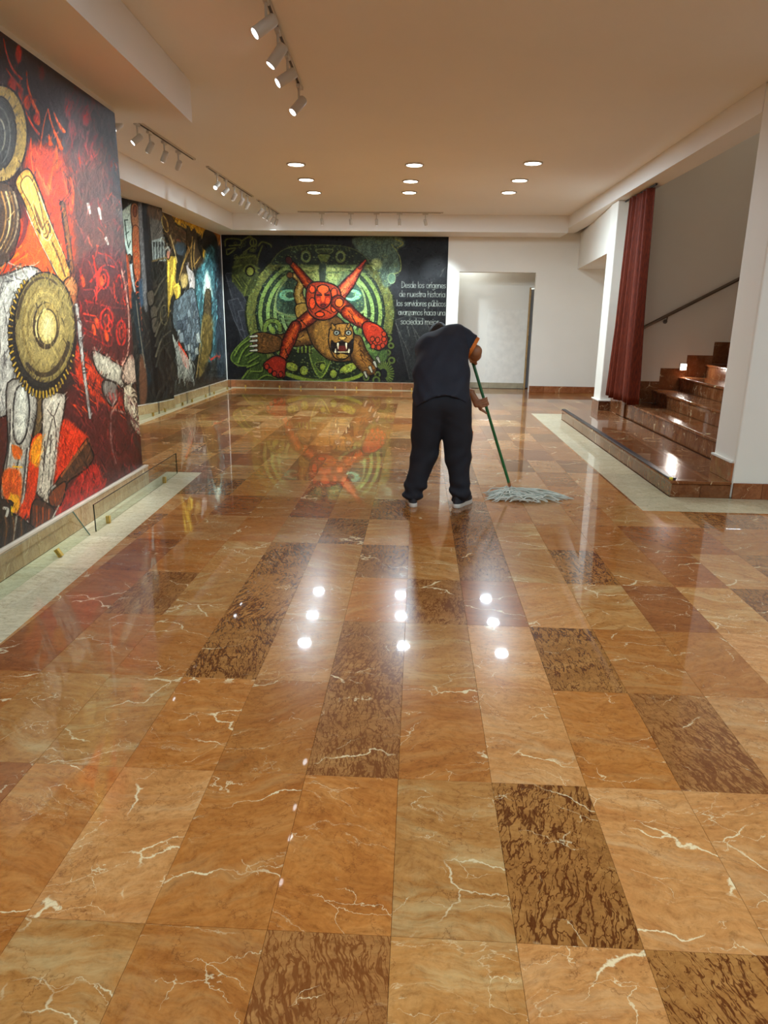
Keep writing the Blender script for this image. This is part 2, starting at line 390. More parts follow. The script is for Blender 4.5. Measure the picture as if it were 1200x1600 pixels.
for seen, i, j, k, polys in cands[298:]:
    for p in polys:
        a, f = tile_shape(p); fs += [tuple(q+len(vs) for q in t) for t in f]; vs += a
        ms += [keys.index(k)]*len(f); ids += [rt.random()]*len(f)
me = bpy.data.meshes.new('far_tiles'); me.from_pydata(vs, [], fs)
for c in keys: me.materials.append(M_TILE[c])
me.polygons.foreach_set('material_index', ms)
at = me.attributes.new('tile_id', 'FLOAT', 'FACE'); at.data.foreach_set('value', ids)
o = bpy.data.objects.new('far_tiles', me); COL.objects.link(o); attach(o, floor); o['kind'] = 'stuff'

def strip_pieces(zone, axis, start, step):       # cut a border zone into slabs along x (0) or y (1)
    lo, hi = min(p[axis] for p in zone), max(p[axis] for p in zone)
    t = start
    while t < hi:
        a, b = (1, 0) if axis == 0 else (0, 1)
        p = clip(clip(zone, -a, -b, -max(t, lo)), a, b, min(t+step, hi))
        if area(p) > 1e-3: yield p
        t += step
for name, zone in border_zones.items():
    axis = 0 if name in ('back', 'pier', 'step_end') else 1
    for p in strip_pieces(zone, axis, (REAR if axis else -4.0)+0.17, 0.6):
        vs, fs = tile_shape(p); o = bpy.data.objects.new('border_tile', mesh_from(vs, fs, M_CREAM, 'border_tile')); COL.objects.link(o); attach(o, floor)

# walls ------------------------------------------------------------
E_ = 5.85
wl = struct(MB().prism([(Wx(REAR), REAR), (Wx(E_), E_), (Wx(E_)-.3, E_), (Wx(REAR)-.3, REAR)], 0, CEIL).build('wall_left', M_WALL))
struct(MB().box(-4.4, Wx(E_)-.3, 5.6, 5.85, 0, CEIL).build('wall_left_return', M_WALL))
struct(MB().prism(W2+[(-4.4, YB), (-4.4, 5.86)], 0, CEIL).build('wall_left_rear', M_WALL))
wb = struct(MB().box(-4.4, .76, YB, YB+.25, 0, CEIL).box(.76, 2.25, YB, YB+.25, 2.31, CEIL).box(2.25, 4.6, YB, YB+.09, 0, CEIL).build('wall_back', M_WALL))
struct(MB().box(.2, 2.25, 15.28, 15.4, 0, 2.7).build('wall_corridor', M_WALL))
struct(MB().box(.2, .3, 14.8, 15.28, 0, 2.7).build('wall_corridor_left', M_WALL))
struct(MB().box(.2, 3.6, 14.8, 16.4, 2.7, 2.8).build('ceiling_corridor', M_CEIL))
struct(MB().box(2.2, 3.6, 16.3, 16.4, 0, 2.7).build('wall_corridor_far', M_WALL))
struct(MB().box(3.5, 3.6, 14.8, 16.3, 0, 2.7).build('wall_corridor_right', M_WALL))
struct(MB().box(1.42, 2.248, 15.268, 15.28, .1, 1.62).build('trim_light_patch', plain('light_patch_paint', (236, 232, 222), 0.45)))  # thin paler panel, its colour stands in for a patch of light on the wall
struct(MB().box(2.2, 3.5, 15.51, 16.3, -.1, 0.0).build('floor_corridor', M_TILE['o']))
ceil = struct(MB().prism([(-4.4, REAR-.2), (6.6, REAR-.2), (6.6, 5.87), (2.92, 5.87), (2.92, YB), (-4.4, YB)], CEIL, CEIL+.12).build('ceiling', M_CEIL))
def Kx(y): return -1.80-0.038*(y-3.9)
struct(MB().prism([(Kx(REAR), REAR), (Kx(6.28), 6.28), (Wx(6.28)-.3, 6.28), (Wx(6.28)-.3, E_), (Wx(E_), E_), (Wx(REAR), REAR)], 2.935, CEIL-.001).build('ceiling_bulkhead', M_CEIL))
struct(MB().prism([(-4.10, 5.86), (-3.55, 5.86), (-3.49, 13.76), (2.65, 13.76), (2.65, YB), (-3.94, YB)], 2.95, CEIL-.001).build('ceiling_soffit', M_CEIL))
struct(MB().box(2.65, 2.92, 6.301, YB-.002, 3.03, CEIL-.001).build('ceiling_beam', M_CEIL))
struct(MB().prism([(2.72, 11.02), (4.5, 11.02), (4.5, YB), (3.04, YB)], 2.38, 3.03).build('wall_right_rear', M_WALL))
struct(MB().box(4.5, 4.6, 10.55, YB, 0, 3.24).build('wall_recess_right', M_WALL))
pil = struct(MB().box(2.70, 2.91, 10.62, 11.0, .15, 3.03).build('wall_pillar', M_WALL, bevel=.012))
struct(MB().box(2.93, 6.5, 9.87, 10.55, 0, 5.2).build('wall_stair', M_WALL))
struct(MB().box(2.65, 6.6, 5.87, 6.3, 0, CEIL-.001).build('wall_pier', M_WALL, bevel=.02, seg=3))
struct(MB().box(2.93, 6.6, 5.87, 6.3, CEIL+.01, 5.2).build('wall_stair_near', M_WALL))
struct(MB().box(2.80, 2.92, 6.3, 10.55, CEIL+.12, 5.2).build('wall_stair_header', M_WALL))
struct(MB().box(6.5, 6.6, 6.3, 9.86, 0, 5.2).build('wall_stair_end', M_WALL))
struct(MB().box(2.80, 6.6, 5.87, 10.55, 5.2, 5.3).build('ceiling_stair', M_CEIL))
struct(MB().box(6.5, 6.6, REAR, 5.86, 0, CEIL).build('wall_right', M_WALL))
struct(MB().box(-4.4, 6.6, REAR-.2, REAR, 0, CEIL).build('wall_front', M_WALL))

# door of the corridor beyond the opening
dr = struct(MB().box(2.25, 2.285, 15.262, 15.41, 0.0, 2.06).build('door_1', M_WOOD))
MB().box(2.25, 3.3, 15.28, 15.40, 2.06, 2.7).build('door_header', M_WALL, dr)
MB().box(2.29, 3.2, 15.44, 15.48, 0.01, 2.03).build('door_leaf', M_GREY, dr)
MB().box(2.286, 2.32, 15.40, 15.44, 1.00, 1.10).build('hinge', M_STEEL, dr)

# baseboards: stone lengths butted end to end
def stones(name, p0, p1, th, z0, z1, mat, step=.6, off=0.0, cap=None):
    """stone lengths against the wall line p0>p1; they stand th out on the right-hand side of the walk"""
    p0, p1 = Vector((*p0, 0)), Vector((*p1, 0)); L = (p1-p0).length; d = (p1-p0)/L; n = Vector((d.y, -d.x, 0))
    root = bpy.data.objects.new(name, None); COL.objects.link(root); root.location = p0; struct(root)
    t = -off
    while t < L-1e-4:
        a, b = max(t, 0)+.0008, min(t+step, L)-.0008
        if b-a > .01:
            c = p0+d*((a+b)/2)+n*(th/2)
            MB().obox((c.x, c.y, (z0+z1)/2), d, n, (0,0,1), (b-a)/2, th/2, (z1-z0)/2).build('stone', mat, root, bevel=.003, seg=1, loc=(c.x, c.y, 0))
        t += step
    if cap:
        c = p0+d*(L/2)+n*(th/2+.002)
        MB().obox((c.x, c.y, z1+.006), d, n, (0,0,1), L/2, th/2+.002, .006).build('cap', cap, root)
    return root
CAPM = plain('pale_stone_cap', (206, 186, 164), 0.3)
stones('baseboard_left', (Wx(REAR), REAR), (Wx(5.9), 5.9), .03, 0, .155, M_BASE, .6, .25, CAPM)
for k in range(len(W2)-1):
    stones('baseboard_left_rear_%d' % (k+1), W2[k], W2[k+1], .02, 0, .135, M_BASE, .6)
stones('baseboard_back', (-3.92, YB), (.75, YB), .02, 0, .14, M_BASE_RED, .6)
stones('baseboard_back_right', (2.26, YB), (4.4, YB), .02, 0, .13, M_BASE_RED, .3)
stones('baseboard_corridor', (.32, 15.28), (2.245, 15.28), .02, 0, .12, plain('grey_stone', (166, 154, 128), 0.35, var=.15), .6)
stones('baseboard_pier', (2.66, 5.87), (6.4, 5.87), .018, 0, .135, M_BASE_RED, .6, .36)
stones('baseboard_pier_side', (2.65, 6.3), (2.65, 5.875), .018, .142, .30, M_BASE_RED, .6)
struct(MB().box(2.625, 2.65, 5.90, 6.3, .30, .315).build('trim_2', M_WALL))
pb = bpy.data.objects.new('baseboard_pillar', None); COL.objects.link(pb); struct(pb)
MB().box(2.69, 2.92, 10.602, 10.62, .143, .28).build('stone', M_STAIR, pb)
MB().box(2.685, 2.70, 10.602, 11.01, 0, .28).build('stone', M_STAIR, pb)
struct(MB().box(2.672, 2.93, 10.585, 10.62, .28, .296).box(2.672, 2.70, 10.62, 11.02, .28, .296).build('trim_3', M_WALL))
struct(MB().box(2.705, 2.90, 10.63, 10.99, 0, .15).build('wall_pillar_foot', M_WALL))
# ------------------------------------------------------------------ staircase
st = thing('staircase', 'red-brown polished marble staircase rising to the right behind the low landing with black edge strip', 'staircase', (2.5, 8.2, 0))
YS0, YS1 = 6.3, 9.87
# landing: one step above the floor, it runs out past the pier
MB().prism([(2.18, 5.89), (2.63, 5.89), (2.63, 6.31), (2.84, 6.31), (2.84, 10.58), (2.18, 10.58)], 0.0, .112).build('landing_core', M_GROUT, st)
MB().prism([(2.145, 5.86), (2.648, 5.86), (2.648, 6.302), (2.85, 6.302), (2.85, 10.6), (2.145, 10.6)], .114, .142).build('landing_slab', M_STAIR, st, bevel=.008)
t = 5.872
while t < 10.59:
    e = min(t+.56, 10.6)
    MB().box(2.158, 2.18, t+.001, e-.001, 0.0005, .112).build('riser_slab', M_STAIR, st, bevel=.002, seg=1, loc=(2.16, t, 0)); t += .56
for a, b in ((2.158, 2.40), (2.40, 2.648)):
    MB().box(a+.001, b-.001, 5.868, 5.89, 0.0005, .112).build('riser_slab', M_STAIR, st, bevel=.002, seg=1, loc=(a, 5.87, 0))
MB().box(2.158, 2.8, 10.58, 10.598, 0.0005, .112).build('riser_slab', M_STAIR, st)
ed = MB().box(2.150, 2.205, 5.93, 10.58, .1425, .156).build('edge_strip', plain('black_rubber_strip', (40, 38, 42), 0.35, var=.3, scale=60), st, bevel=.003, seg=1)
MB().box(2.152, 2.178, 5.915, 5.93, .143, .158).build('strip_end', plain('yellow_tape', (226, 208, 60), 0.5), ed)
MB().box(2.178, 2.206, 5.915, 5.93, .143, .158).build('strip_end', M_BLACK, ed)
zs, xs = [.35], [2.86]
for k in range(8): zs.append(zs[-1]+.178); xs.append(xs[-1]+.335)
for k, (x, z) in enumerate(zip(xs, zs)):
    zb = .142 if k == 0 else zs[k-1]
    xe = xs[k+1]+.02 if k < len(xs)-1 else 6.49
    n = 5
    for q in range(n):
        a, b = YS0+(YS1-YS0)*q/n+.0025, YS0+(YS1-YS0)*(q+1)/n-.0025
        MB().box(x+.02, x+.04, a, b, zb+.001, z-.034).build('riser_slab', M_STAIR, st, loc=(x, a, zb))
    MB().box(x, xe, YS0+.004, YS1-.004, z-.033, z).build('tread_slab', M_STAIR, st, bevel=.012, seg=3, loc=(x, 8.3, z))
    MB().box(x+.04, xe, YS0+.004, YS1-.004, 0, z-.034).build('step_core', M_GROUT, st)
# stepped stone skirting on the stair wall
sk = bpy.data.objects.new('baseboard_stair', None); COL.objects.link(sk); sk.location = (3.2, YS1, 0); struct(sk)
for k, (x, z) in enumerate(zip(xs, zs)):
    x0 = 2.96 if k == 0 else x+.09
    x1 = (xs[k+1]+.09 if k < len(xs)-1 else 6.4)-.001
    if x1 > x0: MB().box(x0, x1, YS1-.003, YS1-.0002, z+.001, z+.29).build('stone', M_STAIR, sk)

MB().box(2.853, 2.929, 9.872, 10.60, .143, .62).build('stone', M_STAIR, sk)

# handrail
hr = thing('handrail', 'dark metal handrail climbing the stair wall to the right of the red curtain', 'handrail', (3.3, 9.8, 1.3))
h0, h1 = Vector((2.98, 9.79, 1.35)), Vector((6.2, 9.79, 3.10))
MB().tube([h0, h0.lerp(h1, .5), h1], .022, 12).build('rail', M_STEEL, hr, smooth=True)
for t in (.09, .375, .66, .93):
    p = h0.lerp(h1, t)
    br = MB().tube([p+Vector((0, 0, -.02)), p+Vector((0, .02, -.07)), p+Vector((0, .06, -.08)), p+Vector((0, .078, -.08))], .008, 8).build('bracket', M_STEEL, hr, smooth=True)
    MB().tube([p+Vector((0, .066, -.08)), p+Vector((0, .079, -.08))], .028, 14).build('rosette', M_STEEL, br)

# step light in the wall
sl = thing('step_light', 'small square step light glowing in the stair wall above the steps', 'light', (3.58, 9.86, .84))
MB().box(3.53, 3.63, 9.852, 9.8665, .79, .89).build('housing', M_WHITE, sl, bevel=.003)
MB().box(3.545, 3.615, 9.848, 9.8515, .805, .875).build('lens', M_STEPL, sl)
def lamp(name, kind, loc, power, color, aim=None, **k):
    l = bpy.data.lights.new(name, kind); l.energy = power; l.color = color
    for a, v in k.items(): setattr(l, a, v)
    o = bpy.data.objects.new(name, l); COL.objects.link(o); o.location = loc
    if aim is not None: o.rotation_euler = Vector(aim).to_track_quat('-Z', 'Y').to_euler()
    return o
lamp('step_lamp', 'AREA', (3.58, 9.84, .84), POW_STEP, (1, .9, .8), (-.1, -1, -.25), shape='DISK', size=.09)
lamp('stair_lamp', 'POINT', (4.6, 8.4, 4.6), 9, (1, .86, .7), shadow_soft_size=.15)
lamp('recess_lamp', 'POINT', (3.9, 13.2, 2.15), 4, (.85, .95, 1), shadow_soft_size=.1)
lamp('corridor_lamp', 'POINT', (2.9, 15.75, 2.4), 16, (.8, .93, 1), shadow_soft_size=.1)
lamp('corridor_lamp', 'POINT', (1.0, 15.0, 2.55), 5, (.82, .94, 1), shadow_soft_size=.06)

# ------------------------------------------------------------------ curtain
def curtain():
    vs, fs = [], []
    nu, nv = 200, 26
    for j in range(nv+1):
        v = j/nv; z = .372+(3.0-.372)*v
        ya, yb = 9.22+.22*v, 10.5-.16*v
        amp = .074-.030*v
        for i in range(nu+1):
            u = i/nu
            ph = 2*math.pi*(5.6*u+.35*math.sin(5*u+1.3)+.12*math.sin(3*v+9*u))
            y = ya+(yb-ya)*u+.018*math.cos(ph*.5)*(1-v)
            x = 2.795+amp*(math.sin(ph)+.25*math.sin(2.3*ph+1))
            vs.append((x, y, z+.010*(1+math.sin(ph*.7))*(1-v)))
    for j in range(nv):
        for i in range(nu):
            a = j*(nu+1)+i; fs.append((a, a+1, a+nu+2, a+nu+1))
    m, nt, b = nodemat('red_velvet')
    tc = N(nt, 'ShaderNodeTexCoord'); mp = N(nt, 'ShaderNodeMapping'); mp.inputs['Scale'].default_value = (40, 40, 4); nt.links.new(tc.outputs['Object'], mp.inputs[0])
    nz = N(nt, 'ShaderNodeTexNoise', i_Scale=3.0, i_Detail=4.0); nt.links.new(mp.outputs[0], nz.inputs['Vector'])
    nt.links.new(ramp(nt, [(.3, lin((74, 24, 9))), (.7, lin((118, 44, 17)))], nz.outputs[0]), b.inputs['Base Color'])
    b.inputs['Roughness'].default_value = .75; b.inputs['Specular IOR Level'].default_value = .25
    o = MB().add(vs, fs).build('fabric', m, None, smooth=True)
    for p in o.data.polygons: p.use_smooth = True
    s = o.modifiers.new('thickness', 'SOLIDIFY'); s.thickness = .003
    return o
cu = thing('curtain', 'dark red floor-length curtain gathered at the white pillar beside the stairs', 'curtain', (2.775, 10.0, .38))
attach(curtain(), cu)
MB().tube([(2.795, 9.3, 3.012), (2.795, 10.6, 3.012)], .012, 10).build('curtain_rail', M_BLACK, cu, smooth=True)

# ------------------------------------------------------------------ glass barriers
def glass_panel(p0, p1, label, h=.19, clips=(.18, .82), lean=0.0, edge=None, group='low glass barriers under the murals'):
    p0, p1 = Vector((*p0, 0)), Vector((*p1, 0)); L = (p1-p0).length; d = (p1-p0)/L; n = Vector((d.y, -d.x, 0))   # n faces the room
    mid = (p0+p1)/2
    root = thing('glass_panel', label, 'glass barrier', mid, group)
    up = (Vector((0, 0, 1))*math.cos(lean)-n*math.sin(lean)).normalized(); nn = d.cross(up).normalized()
    z0 = .004+abs(math.sin(lean))*.004
    c = mid+up*(h/2)+Vector((0, 0, z0))
    MB().obox(c, d, nn, up, L/2-.003, .004, h/2-.001).build('pane', M_GLASS, root)
    for s in (-1, 1):
        MB().obox(c+d*(L/2-.0022)*s, d, nn, up, .0008, .004, h/2-.001).build('pane_edge', edge or M_GEDGE, root)
    MB().obox(c+up*(h/2), d, nn, up, L/2-.003, .004, .0009).build('top_edge', edge or M_GEDGE, root)
    for t in clips:
        q = p0+d*L*t+Vector((0, 0, z0))
        m = MB()
        for s in (-1, 1): m.obox(q+up*.026+nn*.0085*s, d, nn, up, .013, .0042, .026)
        m.obox(q+up*.001, d, nn, up, .013, .0125, .003)
        m.build('brass_clip', M_BRASS, root, bevel=.001, seg=1)
    return root
def G(y): return (-2.11-.0345*(y-3.25), y)
glass_panel(G(2.6), (G(4.37)[0]-.005, 4.37), 'low clear glass panel tipped back against the stone base of the near mural', clips=(.3, .76), lean=.55, edge=M_GEDGE2)
glass_panel(G(4.45), G(6.30), 'low clear glass panel standing upright before the far end of the near mural', clips=(.12, .80))
yy = [(9.0, 10.25), (10.28, 11.52), (11.56, 12.75), (12.79, 14.2)]
names = ['glass panel below the rear left mural, nearest of its row and partly hidden', 'second glass panel from the near wall below the rear left mural',
         'third glass panel from the near wall below the rear left mural', 'glass panel below the rear left mural, last before the room corner']
def G2(y): return (-3.83+.012*(y-9.5), y)
for (a, b), nme in zip(yy, names): glass_panel(G2(a), G2(b), nme)
xx = [(-3.72, -2.62), (-2.58, -1.48), (-1.44, -.34), (-.30, .70)]
names = ['glass panel under the back mural, leftmost in the corner', 'second glass panel from the left under the back mural, below the red foot',
         'third glass panel from the left under the back mural, below the painted jaguar head', 'glass panel under the back mural behind the man mopping']
for (a, b), nme in zip(xx, names): glass_panel((a, 14.40), (b, 14.40), nme)

# ------------------------------------------------------------------ ceiling lights
ROWN = {0: 'left', 1: 'middle', 2: 'right'}
def ring(mb, c, r0, r1, z0, z1, n=32, mi=0):
    vs = []
    for r, z in ((r0, z0), (r1, z0), (r1, z1), (r0, z1)):
        vs += [(c[0]+r*math.cos(2*math.pi*k/n), c[1]+r*math.sin(2*math.pi*k/n), z) for k in range(n)]
    fs = [(q*n+k, q*n+(k+1) % n, ((q+1) % 4)*n+(k+1) % n, ((q+1) % 4)*n+k) for q in range(4) for k in range(n)]
    return mb.add(vs, fs, mi)
def downlight(x, y, label, power, group):
    root = thing('downlight', label, 'ceiling light', (x, y, CEIL-.012), group)
    ring(MB(), (x, y), .098, .118, CEIL-.014, CEIL-.0005).build('trim_ring', M_WHITE, root, smooth=True)
    MB().tube([(x, y, CEIL-.008), (x, y, CEIL-.001)], .0975, 32).build('diffuser', M_LENS, root)
    lamp('downlight_lamp', 'AREA', (x, y, CEIL-.018), power, COL_DOWN, (0, 0, -1), shape='DISK', size=.17, spread=math.radians(180))
cols = [[(-1.57, 9.43), (-1.60, 10.43), (-1.64, 11.45)], [(-.11, 9.43), (-.17, 10.50), (-.20, 11.40)], [(1.31, 9.30), (1.30, 10.39), (1.27, 11.34)]]
for a in range(3):
    for b in range(3):
        downlight(*cols[a][b], '%s round ceiling downlight in the %s row of three' % (('nearest', 'middle', 'farthest')[b], ROWN[a]), POW_DOWN, 'round ceiling downlights')
for a, x in enumerate((-1.1, .7, 2.6)):
    for b, y in enumerate((2.7, .7, -1.6)):
        lamp('unseen_ceiling_lamp', 'AREA', (x, y, CEIL-.018), POW_REAR, COL_DOWN, (0, 0, -1), shape='DISK', size=.19, spread=math.radians(180))
lamp('unseen_ceiling_lamp', 'AREA', (3.9, 3.3, CEIL-.018), POW_REAR*2.2, COL_DOWN, (0, 0, -1), shape='DISK', size=.19, spread=math.radians(180))  # extra unseen lamp, added to brighten the front of the pier

# ------------------------------------------------------------------ track lights
M_TRACK = plain('dark_track_slot', (44, 34, 28), 0.5)
def track(p0, p1, label):
    p0, p1 = Vector(p0), Vector(p1); d = (p1-p0).normalized(); n = Vector((d.y, -d.x, 0)); L = (p1-p0).length
    root = thing('light_track', label, 'track', (p0+p1)/2, 'ceiling light tracks')
    c = (p0+p1)/2
    MB().obox((c.x, c.y, CEIL-.010), d, n, (0, 0, 1), L/2, .017, .0095).build('rail', M_WHITE, root)
    MB().obox((c.x, c.y, CEIL-.0205), d, n, (0, 0, 1), L/2-.02, .0085, .001).build('slot', M_TRACK, root)
    for s in (-1, 1):
        e = c+d*(L/2+.012)*s
        MB().obox((e.x, e.y, CEIL-.0105), d, n, (0, 0, 1), .0115, .019, .010).build('end_cap', M_WHITE, root)
def spot(x, y, aim, label, tdir=(0, 1, 0), on=True, power=None, lens=None, drop=.14, group='white track spotlights', size=1.0, cone=52):
    """aim: the point the head is turned to"""
    d = Vector(tdir).normalized(); n = Vector((d.y, -d.x, 0))
    root = thing('track_spotlight', label, 'spotlight', (x, y, CEIL-.0225), group)
    zt = CEIL-.0225
    MB().obox((x, y, zt-.013), d, n, (0, 0, 1), .05, .016, .0125).build('adapter', M_WHITE, root, bevel=.003, seg=1)
    piv = Vector((x, y, zt-drop)); A = (Vector(aim)-piv).normalized()
    MB().tube([(x, y, zt-.026), (x, y, zt-drop+.01)], .009, 8).build('stem', M_WHITE, root, smooth=True)
    r, L = .036*(.35+.65*size), .15*size
    hd = MB()
    b0, b1 = piv-A*(L*.42), piv+A*(L*.58)
    hd.tube([b0, b0+A*.008, b1-A*.004, b1], [r*.86, r, r, r*.94], 20)
    head = hd.build('head', M_WHITE, root, smooth=True)
    MB().tube([b1+A*.0006, b1+A*.0025], r*.80, 20).build('lens', lens or M_SPOT, head)
    pw = POW_SPOT if power is None else power
    lamp('spot_lamp', 'SPOT', b1+A*.006, pw*10, COL_SPOT, A, spot_size=math.radians(cone), spot_blend=.9, shadow_soft_size=.05)
T1 = [(-.885, 3.4), (-1.02, 6.42)]
d1 = (T1[1][0]-T1[0][0], T1[1][1]-T1[0][1], 0)
def T1x(y): return T1[0][0]+d1[0]*(y-T1[0][1])/d1[1]
track((*T1[0], 0), (*T1[1], 0), 'ceiling track with dark slot near the camera, above the middle of the floor')
for y, aim, nme in ((4.70, (-2.36, 4.1, 1.9), 'track spotlight at the top of the picture, closest to the camera on the near track'),
                    (5.17, (-2.36, 4.9, 1.2), 'second track spotlight from the camera on the near track'),
                    (5.62, (-2.36, 5.1, 2.1), 'third track spotlight from the camera on the near track'),
                    (6.30, (-2.36, 5.4, 1.3), 'fourth and last track spotlight hanging at the far end of the near track')):
    spot(T1x(y), y, aim, nme, d1, power=POW_SPOT*1.5)
lamp('spot_lamp', 'SPOT', (T1x(3.8), 3.8, 3.08), POW_SPOT*10, COL_SPOT, (-1.4, .0, -1.5), spot_size=math.radians(60), spot_blend=.8, shadow_soft_size=.03)
track((-2.80, 6.7, 0), (-2.755, 9.12, 0), 'first ceiling track along the left side, next to the low bulkhead')
for k, (y, aim) in enumerate(((6.98, (-3.3, 5.9, 2.2)), (7.45, (-3.9, 6.9, 2.0)), (7.78, (-4.1, 8.6, 1.6)), (8.2, (-4.1, 9.2, 1.2)), (8.66, (-4.0, 10.2, 1.7)))):
    spot(-2.79, y, aim, ('first', 'second', 'third', 'fourth', 'fifth')[k]+' white track spotlight from the near wall on the first left-side track', size=.74)
track((-2.72, 9.6, 0), (-2.665, 11.8, 0), 'second ceiling track along the left side, in the middle of the line')
for k, (y, aim) in enumerate(((9.93, (-3.2, 8.6, 1.9)), (10.36, (-3.9, 9.6, 1.6)), (10.82, (-3.95, 11.7, 1.5)), (11.25, (-3.95, 12.2, 1.7)), (11.62, (-3.95, 12.6, 1.4)))):
    spot(-2.70, y, aim, ('first', 'second', 'third', 'fourth', 'fifth')[k]+' white track spotlight from the camera on the middle left-side track', size=.74)
track((-2.66, 12.15, 0), (-2.615, 13.68, 0), 'third ceiling track along the left side, ending at the back soffit')
for k, (y, aim) in enumerate(((12.3, (-3.95, 13.1, 1.9)), (12.64, (-3.95, 13.5, 1.2)), (12.97, (-3.95, 13.8, 1.7)), (13.3, (-3.95, 14.1, 1.4)), (13.58, (-3.4, 14.5, 1.5)))):
    spot(-2.64, y, aim, ('first', 'second', 'third', 'fourth', 'fifth')[k]+' white track spotlight from the camera on the left-side track nearest the back wall', size=.74)
track((-2.2, 13.45, 0), (.35, 13.45, 0), 'ceiling track running across the room in front of the back mural')
for k, x in enumerate((-1.79, -1.27, -.81, -.40, .06)):
    spot(x, 13.45, (x+(.05 if k < 4 else .35), 14.5, 1.6 if k < 4 else 1.9), ('first', 'second', 'third', 'fourth', 'fifth')[k]+' white track spotlight from the left before the back mural', (1, 0, 0), size=.7)
# ------------------------------------------------------------------ painted murals
def rays_uv(path, z0, z1, res):
    """texel grid over an upright ribbon that follows a plan path; returns its photo coordinates for placing the artwork"""
    seg = [math.dist(path[i], path[i+1]) for i in range(len(path)-1)]; L = sum(seg)
    W, H = int(L*res), int((z1-z0)*res)
    s = (np.arange(W)+.5)/W*L; x = np.zeros(W); y = np.zeros(W); acc = 0
    for i, l in enumerate(seg):
        k = (s >= acc) & (s <= acc+l+1e-9); t = (s[k]-acc)/l
        x[k] = path[i][0]+(path[i+1][0]-path[i][0])*t; y[k] = path[i][1]+(path[i+1][1]-path[i][1])*t; acc += l
    z = z0+(np.arange(H)+.5)/H*(z1-z0)
    PX, PY = project(x[None, :]+0*z[:, None], y[None, :]+0*z[:, None], z[:, None]+0*x[None, :])
    return PX.astype(np.float32), PY.astype(np.float32)
def smooth(pts, n=6, closed=False):
    P = np.array(pts, float); m = len(P); out = []
    for i in range(m if closed else m-1):
        if closed: a, b, c, d = P[i-1], P[i], P[(i+1) % m], P[(i+2) % m]
        else: a, b, c, d = P[max(i-1, 0)], P[i], P[i+1], P[min(i+2, m-1)]
        for k in range(n):
            t = k/n; out.append(.5*((2*b)+(c-a)*t+(2*a-5*b+4*c-d)*t*t+(3*b-a-3*c+d)*t**3))
    if not closed: out.append(P[-1])
    return np.array(out)
def vnoise(x, y, seed=0):
    xi, yi = np.floor(x).astype(np.int64), np.floor(y).astype(np.int64); fx, fy = x-xi, y-yi
    fx, fy = fx*fx*(3-2*fx), fy*fy*(3-2*fy)
    def h(a, b):
        v = (a*374761393+b*668265263+seed*144269) & 0xffffffff; v = ((v ^ (v >> 13))*1274126177) & 0xffffffff
        return ((v ^ (v >> 16)) & 0xffff)/65535.0
    return (h(xi, yi)*(1-fx)+h(xi+1, yi)*fx)*(1-fy)+(h(xi, yi+1)*(1-fx)+h(xi+1, yi+1)*fx)*fy
